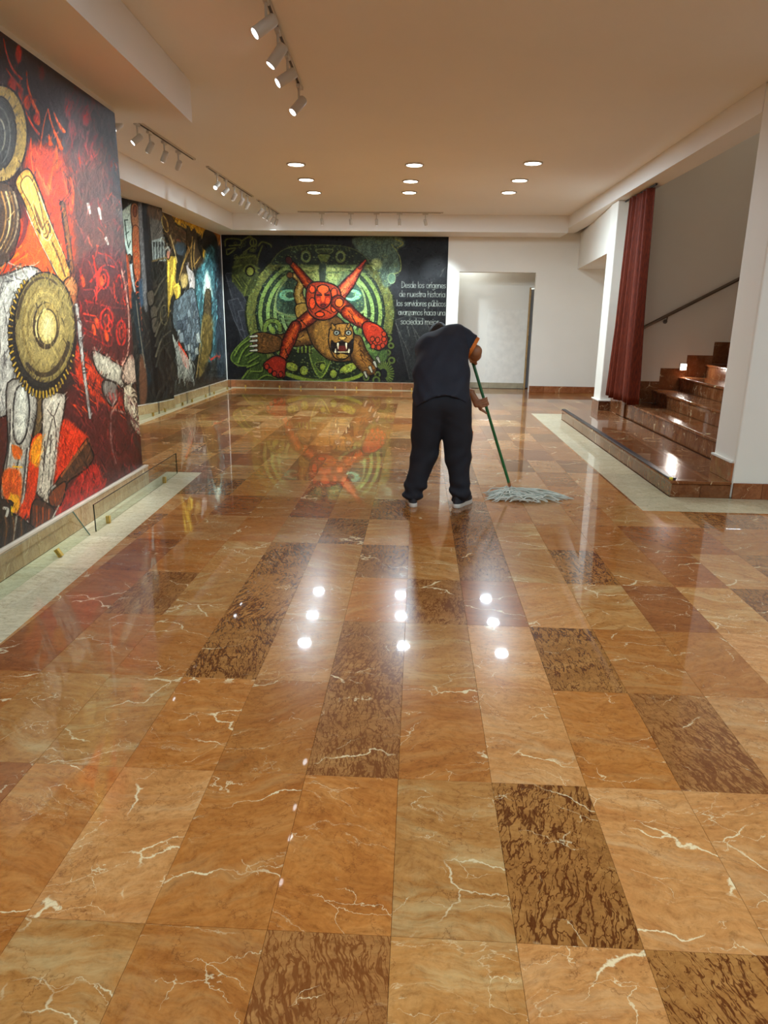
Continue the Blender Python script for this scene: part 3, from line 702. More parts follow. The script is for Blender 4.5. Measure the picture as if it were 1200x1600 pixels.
class Paint:
    def __init__(s, PX, PY, base):
        s.PX, s.PY = PX.ravel(), PY.ravel(); s.shape = PX.shape; s.P2, s.Q2 = PX, PY
        s.cmin, s.cmax = PX.min(0), PX.max(0); s.rng = random.Random(5)
        s.c = np.empty((s.PX.size, 3), np.float32); s.c[:] = base
    def sel(s, x0, x1, y0, y1):
        c = np.nonzero((s.cmax > x0) & (s.cmin < x1))[0]
        if not len(c): return c
        c0, c1 = c[0], c[-1]+1; e = s.Q2[:, [c0, c1-1]]; r = np.nonzero((e.max(1) > y0-3) & (e.min(1) < y1+3))[0]
        if not len(r): return r
        r0, r1 = r[0], r[-1]+1; X, Y = s.P2[r0:r1, c0:c1], s.Q2[r0:r1, c0:c1]
        i, j = np.nonzero((X > x0) & (X < x1) & (Y > y0) & (Y < y1)); return (i+r0)*s.shape[1]+(j+c0)
    def brush(s, n, box, L=(4, 14), w=(.8, 2), ang=(60, 120), amt=.35, a=.55):
        """broken brushwork: short strokes a little lighter or darker than the paint they lie on"""
        r = s.rng; k = s.sel(*box)
        for _ in range(n):
            q = int(k[r.randrange(len(k))]); x, y = float(s.PX[q]), float(s.PY[q]); f = 1+r.uniform(-amt, amt); c = s.c[q]*f+r.uniform(-6, 8)
            t = math.radians(r.uniform(*ang)); l = r.uniform(*L)/2; b = r.uniform(-.3, .3)*l; dx, dy = math.cos(t)*l, math.sin(t)*l
            ww = r.uniform(*w); s.stroke([(x-dx, y-dy), (x-dy*.3*b/l, y+dx*.3*b/l), (x+dx, y+dy)], np.clip(c, 0, 255), ww, ww*.4, a, sm=False)
    def blend(s, k, col, a):
        a = a[:, None]; s.c[k] = s.c[k]*(1-a)+np.asarray(col, np.float32)*a
    def poly_sd(s, k, P):
        x, y = s.PX[k], s.PY[k]; d = np.full(len(k), 1e9, np.float32); ins = np.zeros(len(k), bool)
        for i in range(len(P)):
            (ax, ay), (bx, by) = P[i-1], P[i]; ex, ey = bx-ax, by-ay; wx, wy = x-ax, y-ay
            t = np.clip((wx*ex+wy*ey)/(ex*ex+ey*ey+1e-9), 0, 1)
            d = np.minimum(d, (wx-ex*t)**2+(wy-ey*t)**2)
            c = ((ay <= y) != (by <= y)); ins ^= c & (x < (ex*(y-ay)/(ey+1e-12)+ax))
        d = np.sqrt(d); return np.where(ins, -d, d)
    def fill(s, pts, col, edge=None, ew=1.2, lit=None, lw=6, a=1.0, sm=True, soft=.5, tex=0.0):
        P = smooth(pts, 5, True) if sm else np.array(pts, float)
        k = s.sel(P[:, 0].min()-3-soft, P[:, 0].max()+3+soft, P[:, 1].min()-3-soft, P[:, 1].max()+3+soft)
        if not len(k): return
        d = s.poly_sd(k, P); c = np.empty((len(k), 3), np.float32); c[:] = col
        if lit is not None:
            t = np.clip(-d/lw, 0, 1)[:, None]; c = c*(1-t)+np.array(lit, np.float32)*t
        if tex:
            X_, Y_ = s.PX[k], s.PY[k]; n = vnoise(X_*.45+Y_*.1, Y_*.16, 3)*.4+vnoise(X_*1.3+Y_*.3, Y_*.5, 4)*.35+vnoise(X_*3.1, Y_*1.7, 5)*.25; c = c*(1+tex*(n-.5)*2)[:, None]
        al = np.clip(.5-d/(2*soft), 0, 1)*a
        s.blend(k, c, al)
        if edge is not None: s.blend(k, edge, np.clip(ew*.5+.5-np.abs(d), 0, 1)*a)
    def stroke(s, pts, col, w=1.5, w1=None, a=1.0, sm=True, edge=None):
        P = smooth(pts, 5) if sm and len(pts) > 2 else np.array(pts, float)
        w1 = w if w1 is None else w1; m = max(w, w1)+2
        k = s.sel(P[:, 0].min()-m, P[:, 0].max()+m, P[:, 1].min()-m, P[:, 1].max()+m)
        if not len(k): return
        x, y = s.PX[k], s.PY[k]; best = np.full(len(k), 1e9, np.float32); n = len(P)-1
        for i in range(n):
            (ax, ay), (bx, by) = P[i], P[i+1]; ex, ey = bx-ax, by-ay
            t = np.clip(((x-ax)*ex+(y-ay)*ey)/(ex*ex+ey*ey+1e-9), 0, 1)
            r = (w+(w1-w)*(i+t)/n)/2
            best = np.minimum(best, np.hypot(x-ax-ex*t, y-ay-ey*t)-r)
        if edge is not None: s.blend(k, edge, np.clip(1.5-best, 0, 1)*a)
        s.blend(k, col, np.clip(.5-best, 0, 1)*a)
    def limb(s, pts, rad, dark, col, hi, out=(30, 12, 8)):
        """a painted limb: tapered, lighter along its middle, dark outline"""
        P = smooth(pts, 4) if len(pts) > 2 else np.array(pts, float); R = np.interp(np.linspace(0, 1, len(P)), np.linspace(0, 1, len(rad)), rad)
        m = max(rad)+3; k = s.sel(P[:, 0].min()-m, P[:, 0].max()+m, P[:, 1].min()-m, P[:, 1].max()+m)
        if not len(k): return
        x, y = s.PX[k], s.PY[k]; bd = np.full(len(k), 1e9, np.float32); br = np.ones(len(k), np.float32)
        for i in range(len(P)-1):
            (ax, ay), (bx, by) = P[i], P[i+1]; ex, ey = bx-ax, by-ay
            t = np.clip(((x-ax)*ex+(y-ay)*ey)/(ex*ex+ey*ey+1e-9), 0, 1); r = R[i]+(R[i+1]-R[i])*t
            d = np.hypot(x-ax-ex*t, y-ay-ey*t)-r; b = d < bd; bd = np.where(b, d, bd); br = np.where(b, r, br)
        t = np.clip(-bd/br, 0, 1)[:, None]; n = (vnoise(x*.5, y*.5, 9)-.5)[:, None]*.35
        t = np.clip(t+n, 0, 1); dark, col, hi = (np.array(v, np.float32) for v in (dark, col, hi))
        c = np.where(t < .5, dark+(col-dark)*t*2, col+(hi-col)*(t*2-1))
        s.blend(k, c, np.clip(.5-bd, 0, 1)); s.blend(k, out, np.clip(1.2-np.abs(bd), 0, 1)*.95)
        for q in range(int(len(P)*1.3)):
            i = s.rng.randrange(len(P)-1); t = (P[i+1]-P[i])/(np.hypot(*(P[i+1]-P[i]))+1e-6); nn = np.array([-t[1], t[0]]); o = s.rng.uniform(-.75, .75)*R[i]; l = R[i]*s.rng.uniform(.5, 1.1); bw = s.rng.uniform(-.35, .35)*R[i]
            pts = [P[i]+nn*o-t*l/2, P[i]+nn*(o+bw), P[i]+nn*o+t*l/2]
            s.stroke(pts, out if q % 3 else tuple(hi), max(.7, R[i]*.14), .5, .75)
    def ell(s, cx, cy, rx, ry, n=28, rot=0, a0=0, a1=360):
        t = np.radians(np.linspace(a0, a1, n)); r = math.radians(rot); X, Y = rx*np.cos(t), ry*np.sin(t)
        return [(cx+u*math.cos(r)-v*math.sin(r), cy+u*math.sin(r)+v*math.cos(r)) for u, v in zip(X, Y)]
    def ellf(s, cx, cy, rx, ry, col, rot=0, **k): s.fill(s.ell(cx, cy, rx, ry, 25, rot)[:-1], col, sm=False, **k)
    def scatter(s, box, n, cols, L=(6, 16), w=(1, 2.5), ang=(60, 120), inside=None, a=.7, bend=.25):
        r = s.rng
        for _ in range(n):
            x, y = r.uniform(box[0], box[1]), r.uniform(box[2], box[3])
            if inside is not None and not inside(x, y): continue
            t = math.radians(r.uniform(*ang)); l = r.uniform(*L); dx, dy = math.cos(t)*l/2, math.sin(t)*l/2; b = r.uniform(-bend, bend)*l
            ww = r.uniform(*w)
            s.stroke([(x-dx, y-dy), (x-dy/l*b, y+dx/l*b), (x+dx, y+dy)], r.choice(cols), ww, ww*.4, a)
    def finish(s, name, grain=.10, sx=.9, sy=.5, gam=1.15, tint=(1.03, 1.0, .88)):
        g = vnoise(s.PX*sx, s.PY*sy, 21)*.5+vnoise(s.PX*sx*2.7, s.PY*sy*2.7, 22)*.5
        c = np.clip(s.c*(1+grain*(g-.5)*2)[:, None]*np.array(tint, np.float32), 0, 255)/255; c = c**gam
        H, W = s.shape; img = bpy.data.images.new(name, W, H, alpha=False)
        px = np.ones((H, W, 4), np.float32); px[..., :3] = c.reshape(H, W, 3)
        img.pixels.foreach_set(px.ravel()); img.update(); img.pack(); return img
def inpoly(P):
    P = [tuple(p) for p in P]
    def f(x, y):
        r = False
        for i in range(len(P)):
            (ax, ay), (bx, by) = P[i-1], P[i]
            if (ay <= y) != (by <= y) and x < (bx-ax)*(y-ay)/(by-ay+1e-12)+ax: r = not r
        return r
    return f
def mural_object(path, z0, z1, img, label, side):
    """a thin painted skin, 6 mm thick, following the wall; side = +1 keeps it on the right of the walk"""
    vs, fs, uv = [], [], []; seg = [0]
    for i in range(len(path)-1): seg.append(seg[-1]+math.dist(path[i], path[i+1]))
    L = seg[-1]; me = bpy.data.meshes.new('painting'); n = len(path)
    def off(i, t):
        a, b = Vector((*path[max(i-1, 0)], 0)), Vector((*path[min(i+1, n-1)], 0)); d = (b-a).normalized()
        return path[i][0]+d.y*t*side, path[i][1]-d.x*t*side
    for i in range(n):
        f, bk = off(i, .008), off(i, .0012)
        vs += [(*f, z0), (*f, z1), (*bk, z0), (*bk, z1)]
    for i in range(n-1):
        a, b = 4*i, 4*i+4
        fs += [(a, b, b+1, a+1), (a+2, a+3, b+3, b+2), (a+1, b+1, b+3, a+3), (a, a+2, b+2, b)]
    fs += [(0, 1, 3, 2), (4*n-4, 4*n-2, 4*n-1, 4*n-3)]
    me.from_pydata(vs, [], fs); ul = me.uv_layers.new(name='uv'); co = np.array(vs)
    for p in me.polygons:
        for li in p.loop_indices:
            vi = me.loops[li].vertex_index; ul.data[li].uv = (seg[vi//4]/L, (co[vi, 2]-z0)/(z1-z0))
    m, nt, b = nodemat('mural_paint')
    tx = N(nt, 'ShaderNodeTexImage', image=img, extension='EXTEND'); nt.links.new(tx.outputs[0], b.inputs['Base Color'])
    b.inputs['Roughness'].default_value = .27; b.inputs['Specular IOR Level'].default_value = .20
    tc = N(nt, 'ShaderNodeTexCoord'); mp = N(nt, 'ShaderNodeMapping'); mp.inputs['Scale'].default_value = (1, 1, 2.2); nt.links.new(tc.outputs['Object'], mp.inputs[0])
    n1 = N(nt, 'ShaderNodeTexNoise', i_Scale=60.0, i_Detail=4.0, i_Roughness=.65); nt.links.new(mp.outputs[0], n1.inputs['Vector'])
    bump(nt, b, n1.outputs[0], .55, .012)
    me.materials.append(m); me.update()
    o = bpy.data.objects.new('mural', me); COL.objects.link(o); return tag(o, label, 'mural', 'painted murals')

# ---- near left mural: flames, shield bearer, rifle ----
p1 = [(Wx(1.2), 1.2), (Wx(5.83), 5.83)]
PX, PY = rays_uv(p1, .172, 2.895, 330)
A = Paint(PX, PY, (52, 25, 22)); OUT = (30, 18, 15)
RED, ORG, CRM = (188, 52, 26), (226, 84, 26), (140, 36, 40)
A.fill([(-900, 900), (-900, 200), (-40, 330), (30, 330), (60, 400), (60, 900)], (120, 48, 28), sm=False, a=.5, soft=30)
A.fill([(60, 250), (120, 235), (185, 240), (205, 420), (205, 470), (120, 460), (90, 400)], (92, 56, 50), soft=14)
A.fill([(40, 232), (95, 240), (106, 300), (112, 420), (70, 440), (-10, 450), (-10, 380), (40, 330)], (196, 66, 32), soft=8, tex=.35)
A.fill([(108, 455), (125, 405), (160, 385), (186, 400), (205, 470), (204, 560), (190, 580), (150, 560), (115, 520)], (84, 27, 24), soft=3)
A.fill([(90, 640), (125, 600), (205, 620), (222, 720), (150, 800), (60, 860), (60, 760)], (88, 32, 30), soft=6)
def flame(pts, c=ORG, w=6, a=.95): A.stroke(pts, c, 1, w, a); A.stroke([(x+1, y) for x, y in pts], (244, 130, 60), .4, w*.3, a*.7)
for pts, c, w_ in (([(3, 60), (7.5, 82), (17, 107), (31, 123)], RED, 4), ([(7, 107), (18, 123), (32, 140)], (160, 46, 26), 5), ([(39, 113), (41, 133), (48, 157), (57, 178), (57, 192)], ORG, 7),
    ([(37, 173), (47, 193), (58, 209)], RED, 4), ([(73, 170), (67, 190), (60, 233)], (200, 84, 40), 2), ([(73, 170), (78, 193), (88, 217), (94, 232)], ORG, 6), ([(82, 175), (88, 190), (98, 206)], ORG, 6),
    ([(74, 210), (77, 225)], ORG, 7), ([(86, 228), (86, 262)], ORG, 12), ([(46, 215), (46, 250), (55, 300)], RED, 9), ([(92, 250), (98, 280), (104, 310)], (222, 80, 46), 5),
    ([(108, 277), (112, 300), (108, 330)], (224, 84, 52), 9), ([(82, 252), (73, 300)], ORG, 9), ([(54, 262), (73, 303)], (222, 92, 56), 7)): flame(pts, c, w_)
for x, y, rx, ry, c in ((27, 85, 5, 14, RED), (17, 133, 7, 13, (150, 44, 28)), (63, 115, 5, 12, (112, 40, 28)), (133, 181, 7, 16, (128, 36, 38)), (55, 185, 5, 8, RED), (30, 148, 4, 12, (140, 44, 28)), (40, 160, 5, 12, (176, 60, 30))):
    A.ellf(x, y, rx, ry, c, soft=2)
A.scatter((100, 170, 140, 260), 60, [CRM, (120, 44, 44), (150, 50, 52), (96, 32, 32)], (12, 34), (2, 5), (60, 115), a=.6)
A.scatter((100, 200, 240, 420), 150, [(120, 66, 60), (150, 56, 44), (70, 40, 40), (176, 78, 60), (84, 74, 72), CRM], (8, 26), (1.5, 4), (50, 130), a=.6)
for x, y, l in ((154, 377-43, 16), (165, 377, 9), (137, 326, 14)): A.stroke([(x-1, y-l/2), (x+2, y+l/2)], (190, 190, 196), 5, 3, .9)
for pts, w_ in (([(185, 330), (192, 360), (186, 392)], 8), ([(196, 350), (200, 390), (194, 420)], 6)): A.stroke(pts, (96, 86, 84), w_, 3, .7)
A.stroke([(95, 318), (103, 368), (110, 424)], (60, 34, 24), 9, 9); A.stroke([(96, 318), (104, 368), (111, 424)], (128, 82, 44), 5, 4)
A.fill([(37, 357), (50, 350), (62, 375), (80, 405), (90, 442), (60, 446), (20, 430), (26, 385)], (236, 84, 22), soft=1.5, tex=.25)
A.scatter((-20, 30, 380, 435), 26, [(250, 190, 40), (240, 130, 30), RED], (12, 30), (2, 5), (120, 150), a=.85)
# upper shield and bent arm at the picture's edge
A.ellf(-1, 209, 42, 76, (146, 122, 74), edge=OUT, ew=3, tex=.3, lit=(120, 98, 60), lw=14)
A.ellf(-4, 208, 27, 58, (46, 42, 42), edge=OUT, ew=2, tex=.4)
for r_, c in ((.8, (94, 92, 92)), (.5, (130, 126, 122))): A.stroke(A.ell(-8, 212, 27*r_, 58*r_, 20, 0, -100, 70), c, 3, 1.2, .8)
A.fill([(-60, 290), (0, 285), (20, 300), (30, 340), (24, 380), (8, 410), (-60, 430)], (78, 58, 48), edge=OUT, ew=2, tex=.3)
for q, c in ((0, (176, 132, 80)), (7, (216, 186, 140)), (13, (130, 98, 64)), (19, (170, 150, 128))): A.stroke([(0+q, 300), (7+q, 330), (3+q, 365), (-12+q, 395)], c, 3, 1.5, .85)
A.stroke([(40, 330), (34, 370), (14, 400)], (110, 36, 40), 9, 4, .9)
# raised golden arm
A.fill([(22, 284), (42, 264), (60, 298), (78, 350), (99, 400), (108, 426), (104, 440), (93, 440), (73, 402), (55, 366), (36, 318)], (188, 134, 62), edge=OUT, ew=2.2, lit=(196, 148, 76), lw=10, tex=.3)
A.fill([(30, 290), (42, 275), (56, 300), (66, 345), (70, 364), (60, 360), (46, 322)], (214, 172, 96), edge=(70, 46, 28), ew=1.4, tex=.2)
A.fill([(50, 318), (62, 345), (66, 360), (58, 350)], (120, 84, 48))
A.stroke([(56, 358), (68, 372), (76, 362), (74, 350)], (60, 38, 24), 2.4); A.stroke([(62, 366), (72, 376), (80, 366)], (228, 206, 160), 1.6)
A.stroke([(80, 380), (92, 408), (100, 432)], (100, 66, 34), 2.6); A.stroke([(58, 300), (78, 352), (100, 404)], (226, 206, 168), 1.6, .8); A.stroke([(40, 330), (58, 372), (88, 430)], (220, 204, 176), 1.8, .8)
A.fill([(98, 440), (112, 432), (120, 448), (117, 470), (108, 484), (103, 462)], (140, 84, 48), edge=OUT, ew=2, lit=(176, 118, 74), lw=6)
for q in range(4): A.stroke([(106+q*3, 462), (109+q*3, 486+q*4), (114+q*2, 500)], (148, 84, 50), 3, 2); 
# glyph field
GC = [(196, 44, 26), (214, 62, 28), (150, 34, 28)]
for cx, cy, rx, ry in ((188, 520, 7, 19), (160, 436, 8, 15), (165, 500, 10, 18)): A.stroke(A.ell(cx, cy, rx, ry, 18), GC[0], 3.2, 3.2, .9); A.stroke(A.ell(cx, cy, rx*.4, ry*.5, 10), GC[1], 2.2, 2.2, .8)
for pts in ([(124, 420), (126, 450), (142, 452)], [(130, 470), (150, 474), (170, 480), (196, 482)], [(128, 490), (148, 494)], [(128, 500), (150, 505)], [(144, 400), (150, 440), (148, 470)], [(176, 440), (180, 470), (198, 476)],
            [(130, 520), (152, 532), (172, 540), (172, 500)], [(152, 500), (160, 540)], [(180, 440), (186, 430), (192, 470)], [(140, 440), (160, 415), (178, 418)], [(128, 512), (150, 524)], [(150, 395), (172, 402), (184, 425)]): A.stroke(pts, A.rng.choice(GC), 3, 2, .9)
for x, y in ((157, 440), (145, 515), (165, 525), (150, 505), (128, 440)): A.ellf(x, y, 3, 9, (232, 84, 26), rot=-10, soft=1)
A.scatter((112, 200, 400, 580), 110, [(150, 34, 28), (70, 22, 20), (110, 30, 26)], (6, 16), (1, 2.5), (0, 180), inside=inpoly([(115, 410), (185, 400), (200, 480), (200, 550), (150, 555), (118, 520)]), a=.65)
A.stroke([(188, 420), (196, 460), (200, 500), (199, 545), (192, 566), (184, 574)], (206, 160, 150), 2.4)
A.fill([(116, 540), (128, 548), (150, 575), (180, 612), (195, 630), (190, 645), (150, 625), (118, 590)], (170, 54, 28), soft=2, tex=.4)
A.scatter((115, 200, 560, 650), 70, [(226, 84, 26), (70, 26, 24), (176, 50, 28), (120, 36, 30)], (10, 26), (1.5, 3), (30, 55), a=.8)
# white cloth and fist at the right edge
A.fill([(142, 551), (150, 549), (172, 562), (190, 574), (196, 585), (190, 606), (180, 598), (160, 590), (148, 575)], (150, 142, 138), edge=OUT, ew=2, lit=(188, 180, 174), lw=7, tex=.3)
A.fill([(192, 572), (204, 552), (214, 575), (213, 596), (196, 600), (188, 590)], (160, 130, 122), edge=OUT, ew=2, lit=(206, 184, 176), lw=7, tex=.3)
A.fill([(192, 606), (200, 602), (214, 614), (218, 640), (219, 680), (208, 672), (198, 650), (192, 632)], (196, 182, 170), edge=OUT, ew=2, tex=.2)
for q in range(3): A.stroke(A.ell(208, 637, 3+3*q, 10+7*q, 16, 0, -110, 100), (70, 52, 46), 2.4, 1.4)
A.fill([(200, 640), (206, 676), (218, 694), (221, 715), (208, 690), (198, 660)], (72, 54, 50), soft=2)
A.fill([(160, 595), (180, 600), (182, 625), (172, 634), (160, 615)], (120, 112, 112), edge=OUT, ew=2.4)
A.stroke([(172, 645), (178, 640), (194, 646)], (150, 120, 116), 3); A.stroke([(172, 646), (172, 690), (180, 724)], (120, 84, 84), 2.4)
A.scatter((120, 222, 620, 750), 90, [(110, 40, 44), (80, 34, 40), (140, 44, 40), (60, 30, 34)], (12, 30), (2, 4), (30, 75), a=.6)
# rod
for (a, b, w_) in (((117, 477), (122, 505), 5), ((122, 503), (124, 535), 6), ((124, 533), (129, 578), 4.6), ((129, 575), (139, 653), 4)): A.stroke([a, b], (44, 36, 38), w_+2, w_+1, sm=False); A.stroke([a, b], (168, 162, 166), w_, w_-1, sm=False)
for y_ in (498, 528, 533, 578, 583): A.stroke([(120+(y_-498)*.105, y_), (127+(y_-498)*.095, y_-1)], (50, 44, 46), 1.6, sm=False)
# white clothes behind the big shield
A.fill([(-120, 470), (-40, 440), (10, 428), (40, 416), (62, 424), (60, 450), (30, 480), (22, 560), (20, 640), (-60, 660), (-120, 640)], (128, 124, 126), edge=OUT, ew=2, lit=(184, 180, 184), lw=12, tex=.35)
A.scatter((-30, 24, 420, 640), 60, [(60, 54, 56), (206, 204, 206), (92, 88, 92)], (16, 44), (1.5, 3), (75, 130), a=.75)
A.scatter((8, 60, 412, 440), 14, [(216, 212, 214), (70, 64, 68)], (14, 30), (1.5, 3), (-30, 30), a=.8)
A.fill([(10, 598), (56, 604), (56, 640), (46, 692), (42, 720), (36, 795), (30, 800), (0, 780), (2, 740), (10, 690)], (134, 128, 128), edge=OUT, ew=2, lit=(176, 170, 170), lw=8, tex=.3)
A.fill([(22, 612), (38, 604), (44, 640), (38, 680), (26, 694), (18, 670)], (150, 146, 148), edge=(50, 44, 46), ew=2.5, lit=(206, 204, 206), lw=8, tex=.4)
A.fill([(54, 600), (64, 620), (66, 660), (50, 690), (56, 640)], (104, 84, 56), edge=OUT, ew=1.5)
A.fill([(66, 620), (99, 616), (97, 650), (93, 672), (84, 748), (74, 787), (62, 778), (55, 768), (57, 734), (64, 668)], (150, 140, 136), edge=OUT, ew=2.4, lit=(200, 190, 186), lw=8, tex=.25)
for pts in ([(80, 655), (70, 700), (62, 770)], [(82, 650), (86, 690), (76, 770)], [(90, 630), (82, 650), (72, 640)], [(68, 690), (66, 740)], [(78, 680), (74, 750)]): A.stroke(pts, (66, 54, 54), 1.8, 1)
for pts in ([(30, 700), (22, 740), (12, 780)], [(14, 640), (12, 690), (6, 740)], [(40, 700), (34, 760), (28, 796)]): A.stroke(pts, (60, 52, 54), 2.2, 1.2); A.stroke([(x+3, y) for x, y in pts], (216, 212, 212), 1.8, 1)
A.fill([(2, 740), (12, 732), (28, 736), (32, 760), (26, 800), (10, 792), (2, 770)], (216, 96, 30), tex=.5, soft=2)
A.fill([(12, 775), (28, 775), (25, 799), (12, 798)], (240, 172, 30), soft=1)
A.fill([(16, 695), (32, 702), (30, 716), (20, 716)], (214, 104, 30), soft=1); A.stroke([(18, 729), (32, 730)], (236, 180, 30), 2.4)
A.fill([(46, 694), (63, 678), (60, 720), (54, 770), (46, 800), (34, 816), (27, 800), (38, 770)], (206, 66, 24), tex=.35); A.fill([(47, 696), (63, 680), (58, 728), (46, 720)], (238, 150, 26), soft=2, tex=.3)
A.fill([(97, 656), (118, 668), (138, 690), (112, 716), (92, 752), (82, 764), (88, 710)], (204, 58, 26), soft=2, tex=.35); A.scatter((95, 140, 655, 760), 40, [(226, 84, 30), (130, 36, 26)], (8, 18), (1, 2), (25, 60), inside=inpoly([(97, 656), (138, 690), (92, 752)]))
A.fill([(100, 770), (140, 725), (158, 745), (160, 762), (110, 800), (80, 824), (84, 800)], (158, 36, 28), soft=2, tex=.4)
# rifle and foot
A.fill([(132, 688), (137, 692), (144, 716), (128, 736), (106, 752), (94, 772), (80, 768), (92, 744), (110, 722)], (84, 52, 34), edge=OUT, ew=2.4, tex=.4)
A.stroke([(136, 688), (118, 710), (94, 744)], (146, 86, 52), 5, 3); A.stroke([(84, 760), (76, 770), (82, 776)], (150, 146, 148), 6, 5, edge=OUT)
A.fill([(80, 766), (100, 752), (100, 768), (92, 790), (78, 790), (74, 778)], (124, 62, 34), edge=OUT, ew=2)
A.fill([(46, 800), (54, 780), (74, 788), (84, 800), (80, 816), (66, 830), (48, 832)], (76, 44, 28), edge=OUT, ew=2)
for q in range(6): A.stroke([(50+q*5, 790+q*1.2), (51+q*4.6, 812), (49+q*5, 830-q*2)], (150, 76, 40) if q % 2 else (110, 54, 30), 3.4, 2)
A.stroke([(90, 790), (82, 806), (74, 822)], (190, 188, 190), 2); A.stroke([(40, 815), (46, 834)], (180, 178, 180), 4, 3)
A.fill([(-200, 880), (-200, 790), (0, 780), (14, 800), (34, 812), (46, 840), (-100, 900)], (58, 42, 32), edge=OUT, ew=2, tex=.4)
for q in range(7): A.stroke([(0+q*6, 806+q), (2+q*6, 830), (-2+q*6, 856)], (112, 78, 50) if q % 2 else (40, 30, 26), 3, 2)
A.stroke([(4, 794), (10, 796), (8, 806)], (196, 194, 196), 5, 4); A.stroke([(24, 806), (18, 852)], (150, 144, 140), 3, 1)
# big round shield
sh = A.ell(68, 512, 48, 87, 40)[:-1]
A.fill(A.ell(64, 522, 53, 92, 40)[:-1], (44, 38, 28), edge=OUT, ew=2, sm=False)
for q in range(40):
    t = math.radians(20+q*6.2); x, y = 64+51*math.cos(t), 522+93*math.sin(t)
    if y < 445 and x > 40: continue
    dx, dy = math.cos(t)*3.5, math.sin(t)*8; A.stroke([(x-dx*1.6, y-dy), (x+dx*.4, y+dy*.8)], (30, 24, 18), 5, 5, sm=False); A.stroke([(x-dx*.9, y-dy*.4), (x+dx*.4, y+dy*.8)], (184, 150, 54), 2.6, 2.6, sm=False)
A.fill(sh, (118, 102, 58), edge=OUT, ew=2.4, sm=False, tex=.25)
A.ellf(68, 512, 44.5, 81, (132, 116, 74), tex=.25)
A.stroke(A.ell(66, 512, 40, 74, 24, 0, 20, 130), (62, 48, 30), 9, 6); A.stroke(A.ell(66, 510, 41, 76, 24, 0, 190, 300), (76, 60, 38), 5, 3)
A.ellf(68, 512, 37, 67, (136, 118, 74), tex=.25, lit=(150, 132, 88), lw=14)
for q, (r_, c) in enumerate(((.92, (118, 98, 52)), (.82, (180, 158, 96)), (.72, (122, 102, 56)), (.64, (170, 148, 88)))): A.stroke(A.ell(68, 512, 37*r_, 67*r_, 26, 0, 120+q*20, 330+q*12), c, 2, 1.2, .7)
A.ellf(70, 509, 21, 37, (60, 46, 34)); A.ellf(71, 507, 19, 34, (150, 128, 76)); A.ellf(72, 512, 17, 30, (66, 52, 36))
A.ellf(72, 511, 14.5, 27, (178, 156, 98), lit=(196, 182, 140), lw=10, tex=.2); A.stroke(A.ell(69, 512, 15, 28, 18, 0, 150, 270), (206, 188, 140), 2.4, 1.5)
A.brush(5200, (-10, 232, 40, 880), (6, 20), (.8, 2.4), (55, 130), .42, .6)
im = A.finish('mural_flames', .16)
mural_object(p1, .172, 2.895, im, 'tall mural of flames, golden shield and raised arm on the near left wall', 1)

# ---- rear left mural: machinery, lettered panel, yellow figure, blue tower ----
p2 = W2[:-1]+[(-3.945, 14.535)]
PX, PY = rays_uv(p2, .15, 2.94, 260)
A = Paint(PX, PY, (30, 28, 27)); OUT = (16, 14, 14)
A.scatter((-190, 186, 150, 720), 420, [(44, 42, 40), (24, 22, 22), (58, 52, 46), (40, 44, 50)], (30, 110), (3, 7), (70, 130), a=.6)
for q in range(46):
    x, y = A.rng.uniform(-170, 176), A.rng.uniform(250, 640); c = A.rng.choice([(120, 62, 38), (80, 84, 90), (110, 92, 58), (58, 70, 84), (92, 50, 40)])
    if q % 2: A.limb([(x, y), (x+A.rng.uniform(-20, 20), y+A.rng.uniform(30, 80)), (x+A.rng.uniform(-30, 30), y+A.rng.uniform(90, 150))], [9, 12, 7], (30, 26, 24), c, tuple(v*1.4 for v in c), OUT)
    else: A.fill([(x, y), (x+22, y-8), (x+26, y+40), (x+4, y+52)], c, edge=OUT, ew=2, sm=False, tex=.5, a=.8)
A.scatter((180, 360, 300, 640), 260, [(44, 42, 40), (22, 20, 20), (56, 50, 44), (36, 40, 46)], (20, 60), (2, 4), (70, 130), a=.6)
A.fill([(186, 310), (200, 312), (205, 320), (206, 345), (188, 355)], (34, 28, 26), sm=False)
A.fill([(187, 332), (204, 318), (206, 380), (207, 398), (200, 404), (190, 365)], (176, 196, 200), edge=(90, 110, 116), ew=1, sm=False, tex=.15)
for pts in ([(198.5, 343.5), (194, 344), (197, 371), (200, 387), (203, 377)], [(196, 366), (200, 362)]): A.stroke(pts, (60, 74, 70), 2, 1.6, sm=False)
A.fill([(204, 322), (212, 318), (216, 330), (217, 352), (211, 358), (205, 350)], (146, 96, 68), edge=(60, 36, 26), ew=1.4); A.ellf(210, 330, 3, 9, (120, 66, 44), edge=(70, 40, 30))
A.fill([(206, 358), (216, 356), (217, 380), (219, 420), (216, 440), (208, 420)], (150, 84, 52), edge=(50, 28, 20), ew=1, tex=.3)
for y_ in range(380, 540, 9): A.stroke(A.ell(211+(y_-380)*.05, y_, 3.4, 5, 9), (196, 76, 36) if y_ % 2 else (120, 48, 30), 1.4, .9)
A.ellf(201.5, 403, 3, 6, (80, 56, 34), edge=OUT); A.stroke([(203, 415), (207, 440), (210, 456)], (150, 160, 172), 5, 2)
A.fill([(190, 410), (199, 400), (206, 470), (202, 480), (192, 440)], (150, 62, 38), soft=1.5, tex=.4); A.fill([(216, 440), (224, 438), (226, 465), (219, 480)], (44, 62, 86), soft=1.5)
A.fill([(215, 322), (222, 322), (228, 420), (230, 480), (224, 478), (219, 400)], (92, 92, 100), soft=1.5, tex=.4); A.fill([(221, 320), (230, 320), (234, 400), (240, 470), (246, 600), (240, 600), (230, 470)], (20, 18, 18), soft=1)
